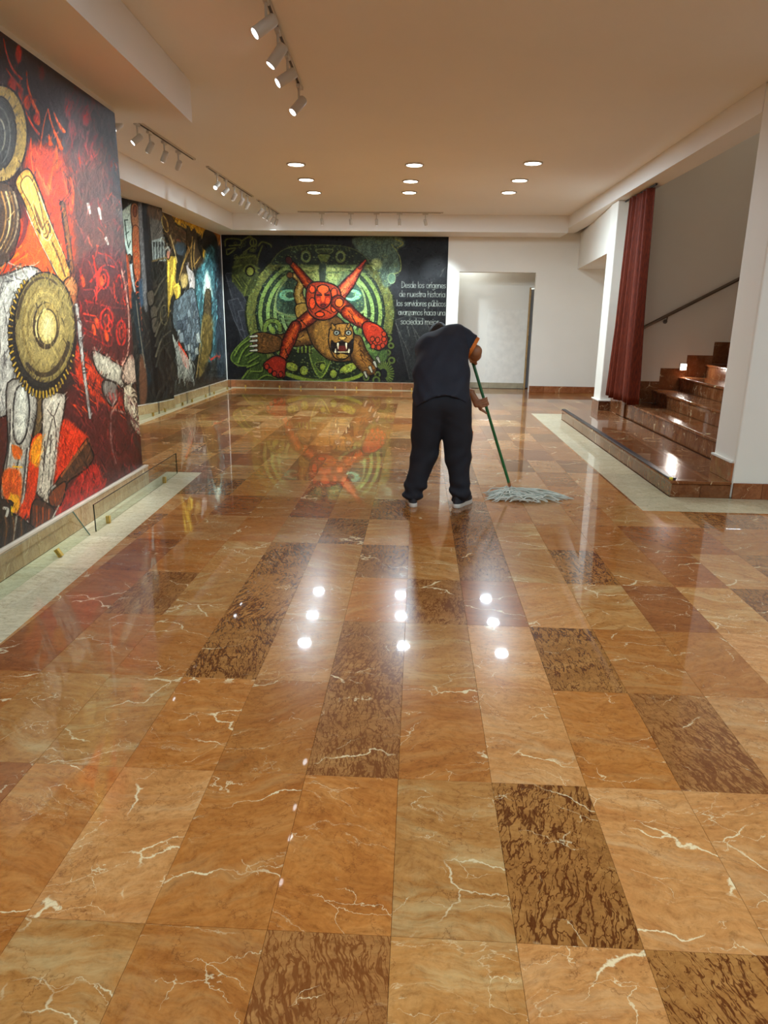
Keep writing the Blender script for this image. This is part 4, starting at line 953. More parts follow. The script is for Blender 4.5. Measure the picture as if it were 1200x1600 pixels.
A.fill([(204, 460), (216, 470), (226, 560), (236, 590), (228, 600), (212, 520)], (26, 34, 40), soft=1.5); A.fill([(218, 555), (228, 580), (228, 625), (218, 632)], (88, 58, 44), soft=1.5); A.stroke([(212, 470), (218, 520), (226, 575)], (110, 100, 90), 1.2)
for x, y in ((229, 470), (234, 494), (236, 512)): A.fill([(x, y-12), (x+10, y-16), (x+11, y+2), (x+3, y+8)], (64, 58, 52), edge=OUT, ew=1.4)
A.fill([(231, 322), (251, 330), (254, 372), (236, 376)], (84, 82, 82), sm=False, tex=.25); A.fill([(231, 322), (252, 328), (256, 345), (232, 338)], (74, 56, 44), soft=2)
A.fill([(236, 376), (256, 370), (260, 408), (238, 408)], (134, 146, 154), sm=False, tex=.15)
for q in range(5): A.stroke([(239+q*4.4, 379), (240+q*4.4, 406)], (50, 54, 60), 1.2, sm=False); A.fill([(238.5+q*4.4, 378), (241+q*4.4, 378), (241+q*4.4, 386), (238.7+q*4.4, 385)], (40, 40, 42), sm=False)
A.stroke([(238, 408), (258, 403)], (96, 80, 50), 3)
for q in range(9): A.stroke([(240+q*.4, 445+q*16), (252, 425+q*15), (266, 405+q*16)], (70, 66, 58) if q % 2 else (44, 42, 38), 3, 2)
A.stroke(A.ell(256, 492, 6, 15, 14), (84, 78, 60), 1.5); A.stroke(A.ell(256, 492, 3.5, 9, 12), (60, 56, 46), 1.2)
A.fill([(262, 328), (300, 345), (356, 364), (352, 372), (340, 400), (334, 412), (318, 407), (314, 370), (300, 362), (285, 355), (262, 340)], (196, 150, 44), soft=1, tex=.15)
A.fill([(322, 362), (345, 366), (352, 372), (340, 404), (337, 400), (338, 380)], (170, 106, 50), soft=1)
A.fill([(252, 340), (264, 335), (276, 352), (290, 362), (296, 372), (288, 395), (276, 398), (262, 376)], (70, 52, 38), edge=OUT, tex=.5); A.stroke(A.ell(257, 350, 4, 13, 12, -15), (150, 128, 70), 1.6)
A.scatter((255, 295, 340, 390), 34, [(110, 84, 58), (50, 44, 40), (120, 60, 36)], (6, 14), (1, 2), (20, 60), a=.8); A.fill([(272, 382), (288, 380), (290, 396), (278, 398)], (58, 70, 84), soft=1.5)
A.fill([(291, 358), (294, 354), (298, 362), (303, 358), (308, 370), (309, 385), (318, 410), (314, 420), (296, 420), (284, 440), (278, 430), (290, 400)], (52, 40, 30), edge=OUT, tex=.3)
for pts in ([(298, 385), (286, 412), (278, 440)], [(300, 370), (298, 400), (300, 425)], [(304, 375), (302, 400), (304, 420)], [(312, 402), (300, 418)], [(294, 386), (282, 420)]): A.stroke(pts, (136, 108, 60), 1.8, 1)
A.fill([(315, 376), (320, 360), (332, 364), (338, 374), (338, 392), (323, 392), (314, 384)], (34, 30, 28), edge=OUT, soft=1)
A.fill([(323, 388), (337, 390), (342, 440), (344, 520), (336, 560), (318, 560), (306, 500), (306, 430), (316, 412)], (46, 76, 88), soft=2, tex=.6); A.fill([(336, 396), (345, 390), (350, 460), (356, 560), (340, 590), (336, 480)], (34, 42, 54), soft=2, tex=.4)
A.scatter((306, 340, 400, 520), 120, [(96, 160, 178), (48, 88, 110), (120, 190, 200), (40, 60, 76)], (5, 12), (1, 2), (70, 110), inside=inpoly([(323, 395), (338, 395), (340, 500), (312, 510), (306, 440)]), a=.7)
A.fill([(322, 425), (327, 440), (330, 460), (322, 470), (318, 458)], (214, 230, 226), soft=3, a=.9); A.fill([(320, 458), (328, 456), (330, 500), (330, 550), (318, 550), (316, 510)], (58, 48, 34), edge=OUT, tex=.5)
A.fill([(316, 494), (330, 496), (332, 520), (326, 560), (310, 590), (314, 540)], (84, 70, 38), soft=1.5, tex=.5); A.stroke([(316, 500), (310, 560), (306, 590)], (128, 110, 66), 1.6)
A.fill([(260, 404), (270, 400), (276, 404), (274, 440), (282, 448), (280, 480), (276, 490), (272, 460), (266, 470), (262, 500), (260, 440)], (150, 124, 52), edge=OUT, ew=1, tex=.3)
for pts in ([(263, 410), (262, 440)], [(272, 404), (270, 440)], [(272, 448), (278, 446), (277, 480)], [(268, 430), (266, 460)]): A.stroke(pts, (236, 204, 74), 2.4, 1.6)
A.ellf(262, 398, 3, 7, (178, 120, 104), edge=OUT); A.stroke([(265, 368), (270, 384), (276, 410)], (170, 150, 108), 2.4, 1.4); A.stroke([(258, 390), (262, 386), (264, 392)], (180, 190, 200), 2)
A.fill([(289, 410), (296, 420), (303, 428), (304, 450), (296, 458), (294, 440)], (150, 142, 148), edge=OUT, ew=1); A.fill([(294, 458), (302, 458), (304, 470), (294, 482), (288, 482)], (190, 182, 186), edge=OUT, ew=1, lit=(214, 208, 212))
A.fill([(282, 432), (292, 428), (292, 446), (284, 450)], (146, 124, 80), soft=1.5)
A.fill([(270, 474), (278, 466), (300, 450), (308, 480), (312, 520), (306, 560), (296, 560), (280, 525), (270, 510)], (70, 80, 92), edge=OUT, tex=.45)
for _ in range(26):
    x, y = A.rng.uniform(270, 306), A.rng.uniform(472, 550); w_, h_ = A.rng.uniform(3, 7), A.rng.uniform(6, 14)
    if x < 272+(y-510)*.4: continue
    A.fill([(x, y), (x+w_, y-3), (x+w_+2, y+h_), (x+1, y+h_+2)], A.rng.choice([(112, 124, 138), (58, 66, 80), (146, 154, 160), (88, 98, 112)]), edge=(36, 42, 52), ew=1, sm=False, a=.85)
A.fill([(277, 532), (286, 545), (294, 560), (295, 575), (289, 575), (281, 556)], (196, 52, 32), edge=OUT, tex=.4)
for q in range(13): A.stroke([(270+q*2.4, 528+q*3.4), (276+q*2, 560+q*2), (278+q*2, 590+q*.6)], (150, 156, 158), 1.6, .7)
A.scatter((272, 304, 560, 604), 30, [(170, 174, 170), (90, 96, 98)], (8, 20), (1, 1.6), (70, 110)); A.stroke([(329, 562), (338, 556), (342, 558)], (176, 48, 36), 3, 2)
A.scatter((328, 344, 560, 590), 16, [(80, 90, 92), (60, 68, 70)], (4, 9), (1, 1.6), (0, 180)); A.stroke([(353, 550), (355, 580)], (96, 98, 106), 2.6)
A.stroke([(344, 390), (346, 440), (350, 500)], (100, 104, 118), 1.2)
A.brush(3000, (184, 360, 300, 640), (4, 14), (.6, 1.6), (60, 125), .5, .6)
im = A.finish('mural_machines', .2, gam=.96)
mural_object(p2, .15, 2.94, im, 'dark mural of machinery, a yellow figure and a blue tower on the rear left wall', 1)

# ---- back mural: green stone disc, red man, jaguar, lettering ----
p3 = [(-3.925, YB), (.525, YB)]
PX, PY = rays_uv(p3, .15, 2.945, 330)
A = Paint(PX, PY, (27, 27, 31)); OUT = (22, 16, 14)
A.scatter((345, 700, 368, 600), 200, [(36, 36, 42), (22, 22, 25), (32, 34, 38)], (14, 50), (3, 6), (0, 180), a=.5)
for P_ in ([(352, 428), (362, 426), (372, 446), (384, 470), (388, 492), (372, 482), (362, 462)], [(356, 470), (372, 466), (388, 500), (390, 520), (380, 530), (366, 500)], [(372, 486), (386, 484), (392, 512), (386, 536)]): A.fill(P_, (46, 47, 56), edge=(80, 82, 94), ew=1, sm=False, tex=.3)
for pts in ([(346, 380), (346, 480), (350, 560)], [(354, 432), (378, 536)], [(352, 520), (352, 590)], [(356, 550), (356, 585)]): A.stroke(pts, (76, 78, 90), 1.3, 1, .7)
OL, LG = (94, 98, 54), (136, 154, 112)
A.ellf(500.5, 489, 117, 107, OL, edge=(30, 34, 20), ew=2.5, tex=.35)
A.ellf(500.5, 489, 101, 92, (40, 56, 46), edge=(22, 28, 22), ew=2, tex=.3)
A.ellf(500.5, 478, 70, 62, (112, 140, 96), soft=14, a=.8, tex=.35)
for f, c, w_ in ((.93, (120, 142, 84), 6), (.81, (130, 158, 100), 6), (.70, (138, 168, 116), 5.6), (.59, (146, 178, 130), 5)):
    for a0, a1 in ((120, 238), (-58, 60)):
        A.stroke(A.ell(500.5, 489, 101*f, 92*f, 30, 0, a0, a1), (26, 36, 30), w_+3, w_+3); A.stroke(A.ell(500.5, 489, 101*f, 92*f, 30, 0, a0, a1), c, w_, w_)
for s_ in (-1, 1):
    c0 = 500.5+s_*56
    A.fill([(500.5+s_*26, 425), (500.5+s_*46, 430), (500.5+s_*66, 455), (500.5+s_*70, 480), (500.5+s_*60, 490), (500.5+s_*30, 490)], (62, 84, 74), edge=LG, ew=3, tex=.5)
    A.ellf(500.5+s_*50, 461, 15, 10, (128, 186, 166), edge=(50, 84, 78), ew=2); A.ellf(500.5+s_*47, 461, 8, 5.5, (60, 96, 88), edge=(150, 200, 170)); 
A.fill([(470, 415), (535, 415), (528, 440), (480, 440)], (150, 162, 108), soft=8, tex=.3)
A.fill([(424, 412), (440, 392), (470, 384), (530, 384), (562, 394), (578, 412), (560, 414), (440, 414)], (38, 46, 38), edge=(86, 96, 56), ew=1.5, tex=.4)
for x in (478, 532): A.ellf(x, 401, 9, 10.5, (104, 118, 74), edge=OUT, ew=1.4); A.ellf(x, 401, 5.5, 6.5, (34, 42, 38), edge=(130, 146, 100))
A.fill([(494, 390), (520, 390), (514, 397), (500, 397)], (56, 64, 44), edge=(116, 130, 80)); A.fill([(496, 398), (516, 398), (510, 410), (502, 410)], (96, 108, 56), edge=OUT); A.scatter((440, 560, 384, 392), 40, [(110, 122, 70), (70, 80, 48)], (3, 6), (1, 2), (0, 180))
for y_ in (416, 421, 426): A.stroke([(512, y_), (560, y_)], (96, 116, 80) if y_ != 421 else (166, 182, 124), 3, 3, .8, sm=False); A.stroke([(440, y_), (490, y_)], (96, 116, 80) if y_ != 421 else (160, 178, 120), 3, 3, .7, sm=False)
A.fill([(499, 412), (509, 412), (508, 440), (500, 440)], (54, 66, 56), soft=1)
# lower jaw: discs, teeth, shield point
A.fill([(440, 552), (470, 545), (540, 545), (582, 552), (570, 585), (520, 592), (480, 590), (445, 580)], (32, 40, 26), soft=2)
for cx, cy, rx, ry, ro in ((456, 573, 11, 7, 20), (475, 579, 7, 8, 0), (521, 584, 6, 7, 0), (545, 575, 16, 7, -22)): A.ellf(cx, cy, rx, ry, (122, 138, 56), rot=ro, edge=OUT, ew=1.5, tex=.3, lit=(146, 158, 70))
A.fill([(486, 545), (516, 548), (518, 560), (502, 590), (488, 570)], (66, 84, 40), edge=(132, 150, 66), ew=2); A.fill([(492, 568), (508, 566), (502, 582)], (40, 48, 28), edge=(130, 146, 64)); A.ellf(504, 573, 4, 5, (126, 140, 56))
for x in range(464, 486, 6): A.fill([(x, 540), (x+4, 540), (x+4, 552), (x, 552)], (110, 130, 56), edge=OUT, sm=False)
A.stroke([(446, 584), (480, 594), (520, 597), (560, 588), (580, 570)], (124, 140, 60), 6, 5); 
for cx in (426, 575): A.stroke(A.ell(cx if cx < 500 else 574, 514 if cx < 500 else 520, 12, 13, 18, 0, 170, 370), (104, 126, 62), 6, 6, edge=OUT); A.ellf(cx, 516, 4.5, 5, (126, 146, 74))
for y_ in (492, 498, 504): A.stroke([(438, y_), (470, y_)], (118, 152, 116), 2.6, 2.6, .8, sm=False)
# carved heads left and right of the disc
L0 = (98, 104, 50)
A.fill([(362, 432), (372, 400), (398, 398), (404, 420), (402, 440), (388, 462), (376, 456)], (64, 70, 38), soft=1.5, tex=.5)
for pts in ([(352, 384), (354, 374), (374, 374), (376, 382), (358, 384)], [(354, 390), (368, 388), (356, 398), (354, 392)], [(378, 376), (392, 370), (396, 382), (384, 392)], [(404, 384), (410, 378), (422, 382), (424, 386)], [(410, 384), (404, 400), (402, 412)], [(391, 364), (391, 372)], [(366, 404), (398, 400)], [(364, 418), (378, 414)], [(366, 434), (378, 450)], [(370, 430), (384, 446)], [(382, 462), (386, 446), (392, 436)], [(364, 440), (364, 430)], [(394, 420), (404, 426)], [(396, 416), (406, 420)]): A.stroke(pts, L0, 2.6, 2, .95)
A.stroke(A.ell(396, 379, 5, 6, 12), L0, 2, 2); A.ellf(391, 424, 6.5, 7.5, (122, 126, 62), edge=OUT, ew=2); A.stroke(A.ell(391, 424, 10, 11, 14, 0, 180, 350), L0, 2, 2)
for q in range(26): A.stroke(A.ell(A.rng.uniform(368, 400), A.rng.uniform(376, 410), 2.4, 1.8, 8), A.rng.choice([L0, (76, 82, 44)]), 1.1, 1.1, .9)
for q in range(4): A.stroke([(366+q*4, 436-q), (376+q*4, 450-q)], (44, 48, 28), 1.6)
A.fill([(553, 372), (600, 368), (628, 372), (632, 384), (622, 392), (626, 420), (618, 430), (612, 444), (600, 448), (588, 420), (570, 400), (556, 388)], (86, 104, 98), soft=2, tex=.5)
for q in range(34): A.stroke(A.ell(A.rng.uniform(560, 622), A.rng.uniform(374, 430), A.rng.uniform(2, 6), A.rng.uniform(2, 4), 9), A.rng.choice([(110, 128, 110), (60, 76, 74), (122, 134, 100)]), 1.2, 1, .7)
A.ellf(588, 413, 9, 9, (150, 164, 122), soft=2, tex=.4); A.stroke([(618, 374), (630, 380), (620, 388)], (140, 144, 84), 1.8); A.stroke([(612, 382), (624, 400), (626, 422), (616, 428)], (132, 144, 90), 1.6); A.ellf(612, 435, 6, 8, (96, 122, 112), edge=(140, 160, 130))
# stippled dots over the stone
for q in range(2600):
    x, y = A.rng.uniform(384, 618), A.rng.uniform(382, 597); r_ = math.hypot((x-500.5)/117, (y-489)/107)
    if .50 < r_ < 1: A.stroke([(x, y), (x+1.2, y+.4)], A.rng.choice([(60, 72, 40), (150, 164, 90), (40, 56, 44), (120, 150, 120)]), 1.3, 1.3, .6, sm=False)
# green clawed hand, bottom left, and curls bottom right
A.fill([(361, 560), (368, 545), (388, 526), (402, 520), (412, 540), (424, 570), (440, 592), (440, 598), (380, 598), (392, 574), (372, 571)], (58, 74, 36), edge=(104, 124, 56), ew=1.5, tex=.4)
for pts in ([(366, 556), (376, 540), (396, 526)], [(372, 566), (382, 545), (400, 534)], [(386, 574), (404, 566)], [(388, 566), (404, 556)], [(384, 556), (402, 546)], [(392, 580), (408, 580), (410, 574)], [(378, 592), (388, 578)], [(400, 596), (416, 586), (432, 592)]): A.stroke(pts, (112, 132, 60), 2, 1.4); A.stroke([(x+2, y+2) for x, y in pts], (28, 34, 20), 1.6, 1)
for cx, cy, r_ in ((607, 529, 7), (611, 540, 6), (606, 551, 6), (612, 563, 7), (590, 585, 6), (572, 590, 6), (588, 594, 8)): A.stroke(A.ell(cx, cy, r_*.62, r_*.62, 12), (84, 98, 54), 3, 3, edge=OUT)
for q in range(15):
    t = math.radians(-130+q*13); A.stroke([(599+7*math.cos(t), 584+9*math.sin(t)), (599+16*math.cos(t), 584+19*math.sin(t))], (90, 106, 52), 2, 2.4, sm=False)
A.fill([(570, 555), (585, 545), (604, 548), (604, 562), (588, 566)], (70, 92, 52), soft=2, tex=.5); A.fill([(552, 515), (562, 520), (578, 545), (590, 546), (575, 552), (560, 540)], (92, 120, 70), soft=2, tex=.4)
# jaguar
BR, BD, BH = (112, 78, 36), (54, 36, 20), (160, 122, 62)
A.limb([(500, 520), (470, 528), (440, 532), (415, 534)], [16, 13, 10, 11], BD, BR, BH)
A.fill([(394, 524), (410, 519), (430, 524), (440, 530), (440, 545), (420, 552), (402, 550), (396, 540)], (96, 66, 34), edge=OUT, ew=1.6, tex=.5); A.scatter((400, 440, 522, 550), 24, [(150, 106, 50), (60, 40, 22)], (4, 9), (1, 2), (-20, 40))
for y_ in (525, 532, 540, 547): A.stroke([(401, y_), (391, y_+1)], (176, 176, 172), 3.6, 2, edge=OUT)
A.limb([(476, 484), (466, 460), (470, 440), (458, 430)], [9, 7, 5, 4], (86, 66, 30), (168, 138, 70), (206, 184, 120)); A.ellf(453, 430, 5, 5, (120, 84, 50), edge=OUT); A.ellf(470, 447, 3.4, 3.4, (206, 176, 96)); A.fill([(462, 478), (478, 474), (488, 490), (478, 502), (464, 496)], (160, 132, 66), edge=OUT, ew=1.4, tex=.3)
A.fill([(480, 506), (500, 492), (524, 492), (560, 530), (560, 560), (520, 564), (496, 548), (484, 528)], (92, 64, 30), edge=OUT, ew=1.6, tex=.45); A.fill([(490, 515), (505, 500), (514, 512), (514, 540), (524, 560), (508, 552), (496, 540)], (140, 104, 50), soft=2, tex=.3)
A.limb([(556, 534), (562, 556), (576, 574)], [11, 14, 13], BD, (118, 82, 38), (150, 108, 54)); A.scatter((556, 590, 540, 585), 26, [(160, 104, 48), (60, 40, 22)], (3, 7), (1, 1.8), (0, 180))
for x, y in ((572, 586), (580, 578), (587, 570), (592, 563)): A.stroke([(x-2, y-4), (x+1, y+3)], (170, 170, 168), 4, 2.4, edge=OUT)
A.fill([(517, 512), (528, 506), (545, 506), (552, 516), (552, 535), (549, 552), (536, 562), (522, 558), (514, 538), (514, 520)], (128, 92, 44), edge=OUT, ew=1.8, lit=(150, 112, 56), lw=5, tex=.3)
A.fill([(518, 505), (525, 512), (519, 516)], (150, 112, 54), edge=OUT); A.fill([(547, 504), (546, 513), (541, 510)], (140, 104, 50), edge=OUT)
A.fill([(518, 532), (524, 536), (534, 533), (545, 536), (551, 530), (550, 550), (540, 554), (526, 553), (518, 546)], (30, 18, 14), edge=OUT); A.fill([(528, 541), (542, 541), (540, 548), (530, 548)], (96, 34, 26), soft=1)
for x, y, l in ((528, 537, 8), (541, 537, 8), (524, 550, -5), (545, 550, -5)): A.stroke([(x, y), (x+.4, y+l)], (232, 228, 208), 3, .8, sm=False)
A.stroke([(527, 550), (543, 550)], (206, 196, 160), 1.6, 1.6); A.fill([(526, 555), (534, 552), (544, 555), (540, 560), (530, 560)], (168, 134, 66), edge=OUT)
for x in (526, 544.5): A.ellf(x, 520, 4.6, 4, (150, 158, 158), edge=OUT, ew=1.6); A.ellf(x, 520, 1.6, 1.8, (40, 40, 44))
A.fill([(529, 526), (541, 526), (538, 531), (532, 531)], (196, 156, 86), edge=OUT); A.stroke([(530, 512), (533, 524)], (60, 40, 22), 1.4); A.stroke([(540, 512), (538, 524)], (60, 40, 22), 1.4)
# red man
D, R_, H_ = (54, 16, 8), (146, 50, 20), (214, 104, 40)
A.limb([(496, 455), (483, 445), (468, 426), (456, 412)], [9.5, 8, 6, 4], D, R_, H_); A.ellf(451.5, 407, 5, 7, (66, 26, 22), rot=-30, edge=OUT)
A.limb([(528, 464), (544, 444), (556, 428), (567, 412)], [10.5, 9.5, 6, 3.4], D, (190, 74, 44), (232, 130, 84)); A.stroke([(562, 418), (571, 407)], (170, 60, 36), 4, 2.6, edge=OUT)
A.limb([(494, 488), (476, 502), (462, 512)], [11, 10.5, 9], D, R_, H_); A.limb([(462, 510), (452, 532), (442, 560)], [9, 10.5, 6], D, R_, H_)
A.fill([(414, 566), (430, 556), (446, 562), (446, 580), (444, 590), (434, 590), (422, 582), (412, 574)], (112, 32, 22), edge=OUT, ew=1.6, lit=(150, 44, 26), lw=5)
for x, y in ((417, 573), (422, 579), (429, 584), (439, 585)): A.ellf(x, y, 3.6, 4.6, (160, 48, 28), edge=OUT)
A.fill([(482, 446), (496, 440), (520, 444), (532, 456), (532, 480), (520, 496), (500, 500), (484, 490), (478, 468)], (138, 46, 22), edge=OUT, ew=2, lit=(164, 62, 28), lw=8, tex=.3)
for x, y, rx, ry in ((488, 452, 5, 6), (522, 458, 5, 8), (488, 474, 5, 9), (522, 480, 5, 8), (500, 491, 7, 4)): A.ellf(x, y, rx, ry, (214, 80, 34), edge=OUT, ew=1.4)
A.limb([(528, 472), (544, 486)], [11, 11], D, R_, H_); A.limb([(544, 488), (560, 500), (574, 508)], [11, 10, 8], D, R_, H_); A.ellf(530, 473, 6.5, 7, (236, 106, 40), edge=OUT, ew=1.6)
A.fill([(566, 508), (576, 502), (594, 510), (604, 522), (605, 538), (592, 548), (580, 540), (570, 526)], (124, 36, 22), edge=OUT, ew=1.8, lit=(160, 50, 28), lw=6)
for x, y in ((582, 530), (586, 536), (583, 541), (592, 543), (598, 540), (600, 530), (590, 531), (600, 522)): A.ellf(x, y, 3.6, 4.2, (168, 60, 30), edge=OUT)
A.stroke(A.ell(585, 514, 9, 6, 12, 20, 150, 330), (206, 70, 36), 2.4, 1.6)
A.ellf(505, 464, 13, 18, (150, 44, 22), edge=OUT, ew=2); A.ellf(505, 452, 9, 7, (222, 92, 36), edge=OUT, ew=1.2); A.ellf(504.5, 464, 3, 8, (226, 96, 40)); A.ellf(498, 470, 3.4, 5, (200, 70, 30)); A.ellf(512, 470, 3.4, 5, (206, 76, 32)); A.ellf(505, 477, 4, 2, (110, 26, 16), edge=OUT)
for x in (499, 511): A.stroke([(x-3.4, 461), (x+3.4, 461)], (34, 12, 10), 2.4)
for pts in ([(496, 448), (505, 445), (514, 448)], [(492, 490), (505, 484), (518, 490)], [(480, 478), (488, 488)], [(470, 500), (480, 510)], [(446, 545), (450, 556)], [(550, 494), (556, 506)]): A.stroke(pts, OUT, 1.5, 1)
# dark right part: broken slabs and the lettering
for P_ in ([(618, 500), (640, 492), (664, 560), (668, 590), (640, 592)], [(640, 494), (662, 498), (690, 545), (690, 590), (668, 590)]): A.fill(P_, (42, 44, 48), edge=(74, 76, 80), ew=1, sm=False, tex=.5)
for pts in ([(618, 505), (640, 555)], [(646, 512), (668, 548)], [(636, 510), (640, 525)], [(690, 424), (696, 418)], [(688, 432), (693, 422)]): A.stroke(pts, (104, 106, 110), 1.2, .8, .8)
A.scatter((618, 699, 372, 600), 260, [(44, 46, 52), (30, 30, 34), (60, 62, 68), (24, 24, 26)], (3, 10), (1, 2), (0, 180), a=.55)
GL = {  # one-stroke letters, x-height 1, widths in x-heights
 'D': (1.0, [[(0, -1.7), (0, 0)], [(0, -1.7), (.5, -1.6), (.85, -1.1), (.85, -.6), (.5, -.1), (0, 0)]]), 'e': (.85, [[(.05, -.5), (.75, -.5), (.7, -.85), (.4, -1), (.1, -.8), (0, -.5), (.1, -.15), (.4, 0), (.72, -.12)]]),
 's': (.7, [[(.6, -.88), (.3, -1), (.05, -.8), (.3, -.52), (.58, -.28), (.35, 0), (.02, -.1)]]), 'd': (.9, [[(.75, -.5), (.6, -.9), (.38, -1), (.1, -.85), (0, -.5), (.1, -.15), (.38, 0), (.62, -.1), (.75, -.5)], [(.77, -1.7), (.77, 0)]]),
 'l': (.28, [[(.05, -1.7), (.05, 0)]]), 'o': (.95, [[(.4, 0), (.1, -.15), (0, -.5), (.1, -.85), (.4, -1), (.7, -.85), (.8, -.5), (.7, -.15), (.4, 0)]]), 'r': (.55, [[(.05, 0), (.05, -1)], [(.05, -.6), (.2, -.95), (.48, -.98)]]),
 'i': (.28, [[(.05, -1), (.05, 0)], [(.05, -1.42), (.06, -1.36)]]), 'í': (.28, [[(.05, -1), (.05, 0)], [(.0, -1.3), (.2, -1.6)]]), 'g': (.9, [[(.75, -.5), (.6, -.9), (.38, -1), (.1, -.85), (0, -.5), (.1, -.15), (.38, 0), (.62, -.1), (.75, -.5)], [(.77, -1), (.77, .3), (.5, .55), (.1, .45)]]),
 'n': (.85, [[(.05, -1), (.05, 0)], [(.05, -.6), (.25, -.95), (.5, -1), (.68, -.8), (.7, 0)]]), 'u': (.85, [[(.05, -1), (.05, -.25), (.3, 0), (.6, -.1), (.7, -.4)], [(.7, -1), (.7, 0)]]), 'ú': (.85, [[(.05, -1), (.05, -.25), (.3, 0), (.6, -.1), (.7, -.4)], [(.7, -1), (.7, 0)], [(.3, -1.3), (.5, -1.6)]]),
 't': (.5, [[(.2, -1.5), (.2, 0)], [(0, -1), (.45, -1)]]), 'a': (.9, [[(.75, -.5), (.6, -.9), (.38, -1), (.1, -.85), (0, -.5), (.1, -.15), (.38, 0), (.62, -.1), (.75, -.5)], [(.77, -1), (.77, 0)]]), 'h': (.85, [[(.05, -1.7), (.05, 0)], [(.05, -.6), (.25, -.95), (.5, -1), (.68, -.8), (.7, 0)]]),
 'v': (.75, [[(0, -1), (.32, 0), (.64, -1)]]), 'p': (.9, [[(.03, -1), (.03, .55)], [(.03, -.5), (.18, -.9), (.4, -1), (.7, -.85), (.8, -.5), (.7, -.15), (.4, 0), (.15, -.1), (.03, -.5)]]), 'b': (.9, [[(.03, -1.7), (.03, 0)], [(.03, -.5), (.18, -.9), (.4, -1), (.7, -.85), (.8, -.5), (.7, -.15), (.4, 0), (.15, -.1), (.03, -.5)]]),
 'c': (.75, [[(.65, -.85), (.4, -1), (.1, -.85), (0, -.5), (.1, -.15), (.4, 0), (.65, -.12)]]), 'm': (1.25, [[(.05, -1), (.05, 0)], [(.05, -.6), (.25, -.95), (.42, -1), (.55, -.8), (.57, 0)], [(.57, -.6), (.75, -.95), (.92, -1), (1.07, -.8), (1.09, 0)]]), 'z': (.7, [[(0, -1), (.55, -1), (0, 0), (.6, 0)]]), 'j': (.3, [[(.12, -1), (.12, .4), (-.1, .55)], [(.12, -1.42), (.13, -1.36)]]), ' ': (.55, [])}
A.brush(4200, (344, 700, 367, 602), (2, 7), (.5, 1.3), (0, 180), .5, .6)
for text, x0, x1, yb in (('Desde los orígenes', 628, 697, 449.5), ('de nuestra historia', 624, 696, 463.5), ('los servidores públicos', 620, 697, 478), ('avanzamos hacia una', 622.5, 696, 492), ('sociedad mejor', 626, 686, 506.5)):
    wid = sum(GL[c][0] for c in text); k_ = (x1-x0)/wid; hh = 5.6; x = x0
    for c in text:
        wd, sts = GL[c]
        for st_ in sts: A.stroke([(x+a*k_, yb+b*hh+(x-x0)*.012) for a, b in st_], (170, 178, 186), .85, .85, .85, sm=False)
        x += wd*k_
im = A.finish('mural_stone_disc', .26, 1.1, 1.1)
mural_object(p3, .15, 2.945, im, 'back wall mural of a red man leaping over a jaguar before a green stone disc', 1)
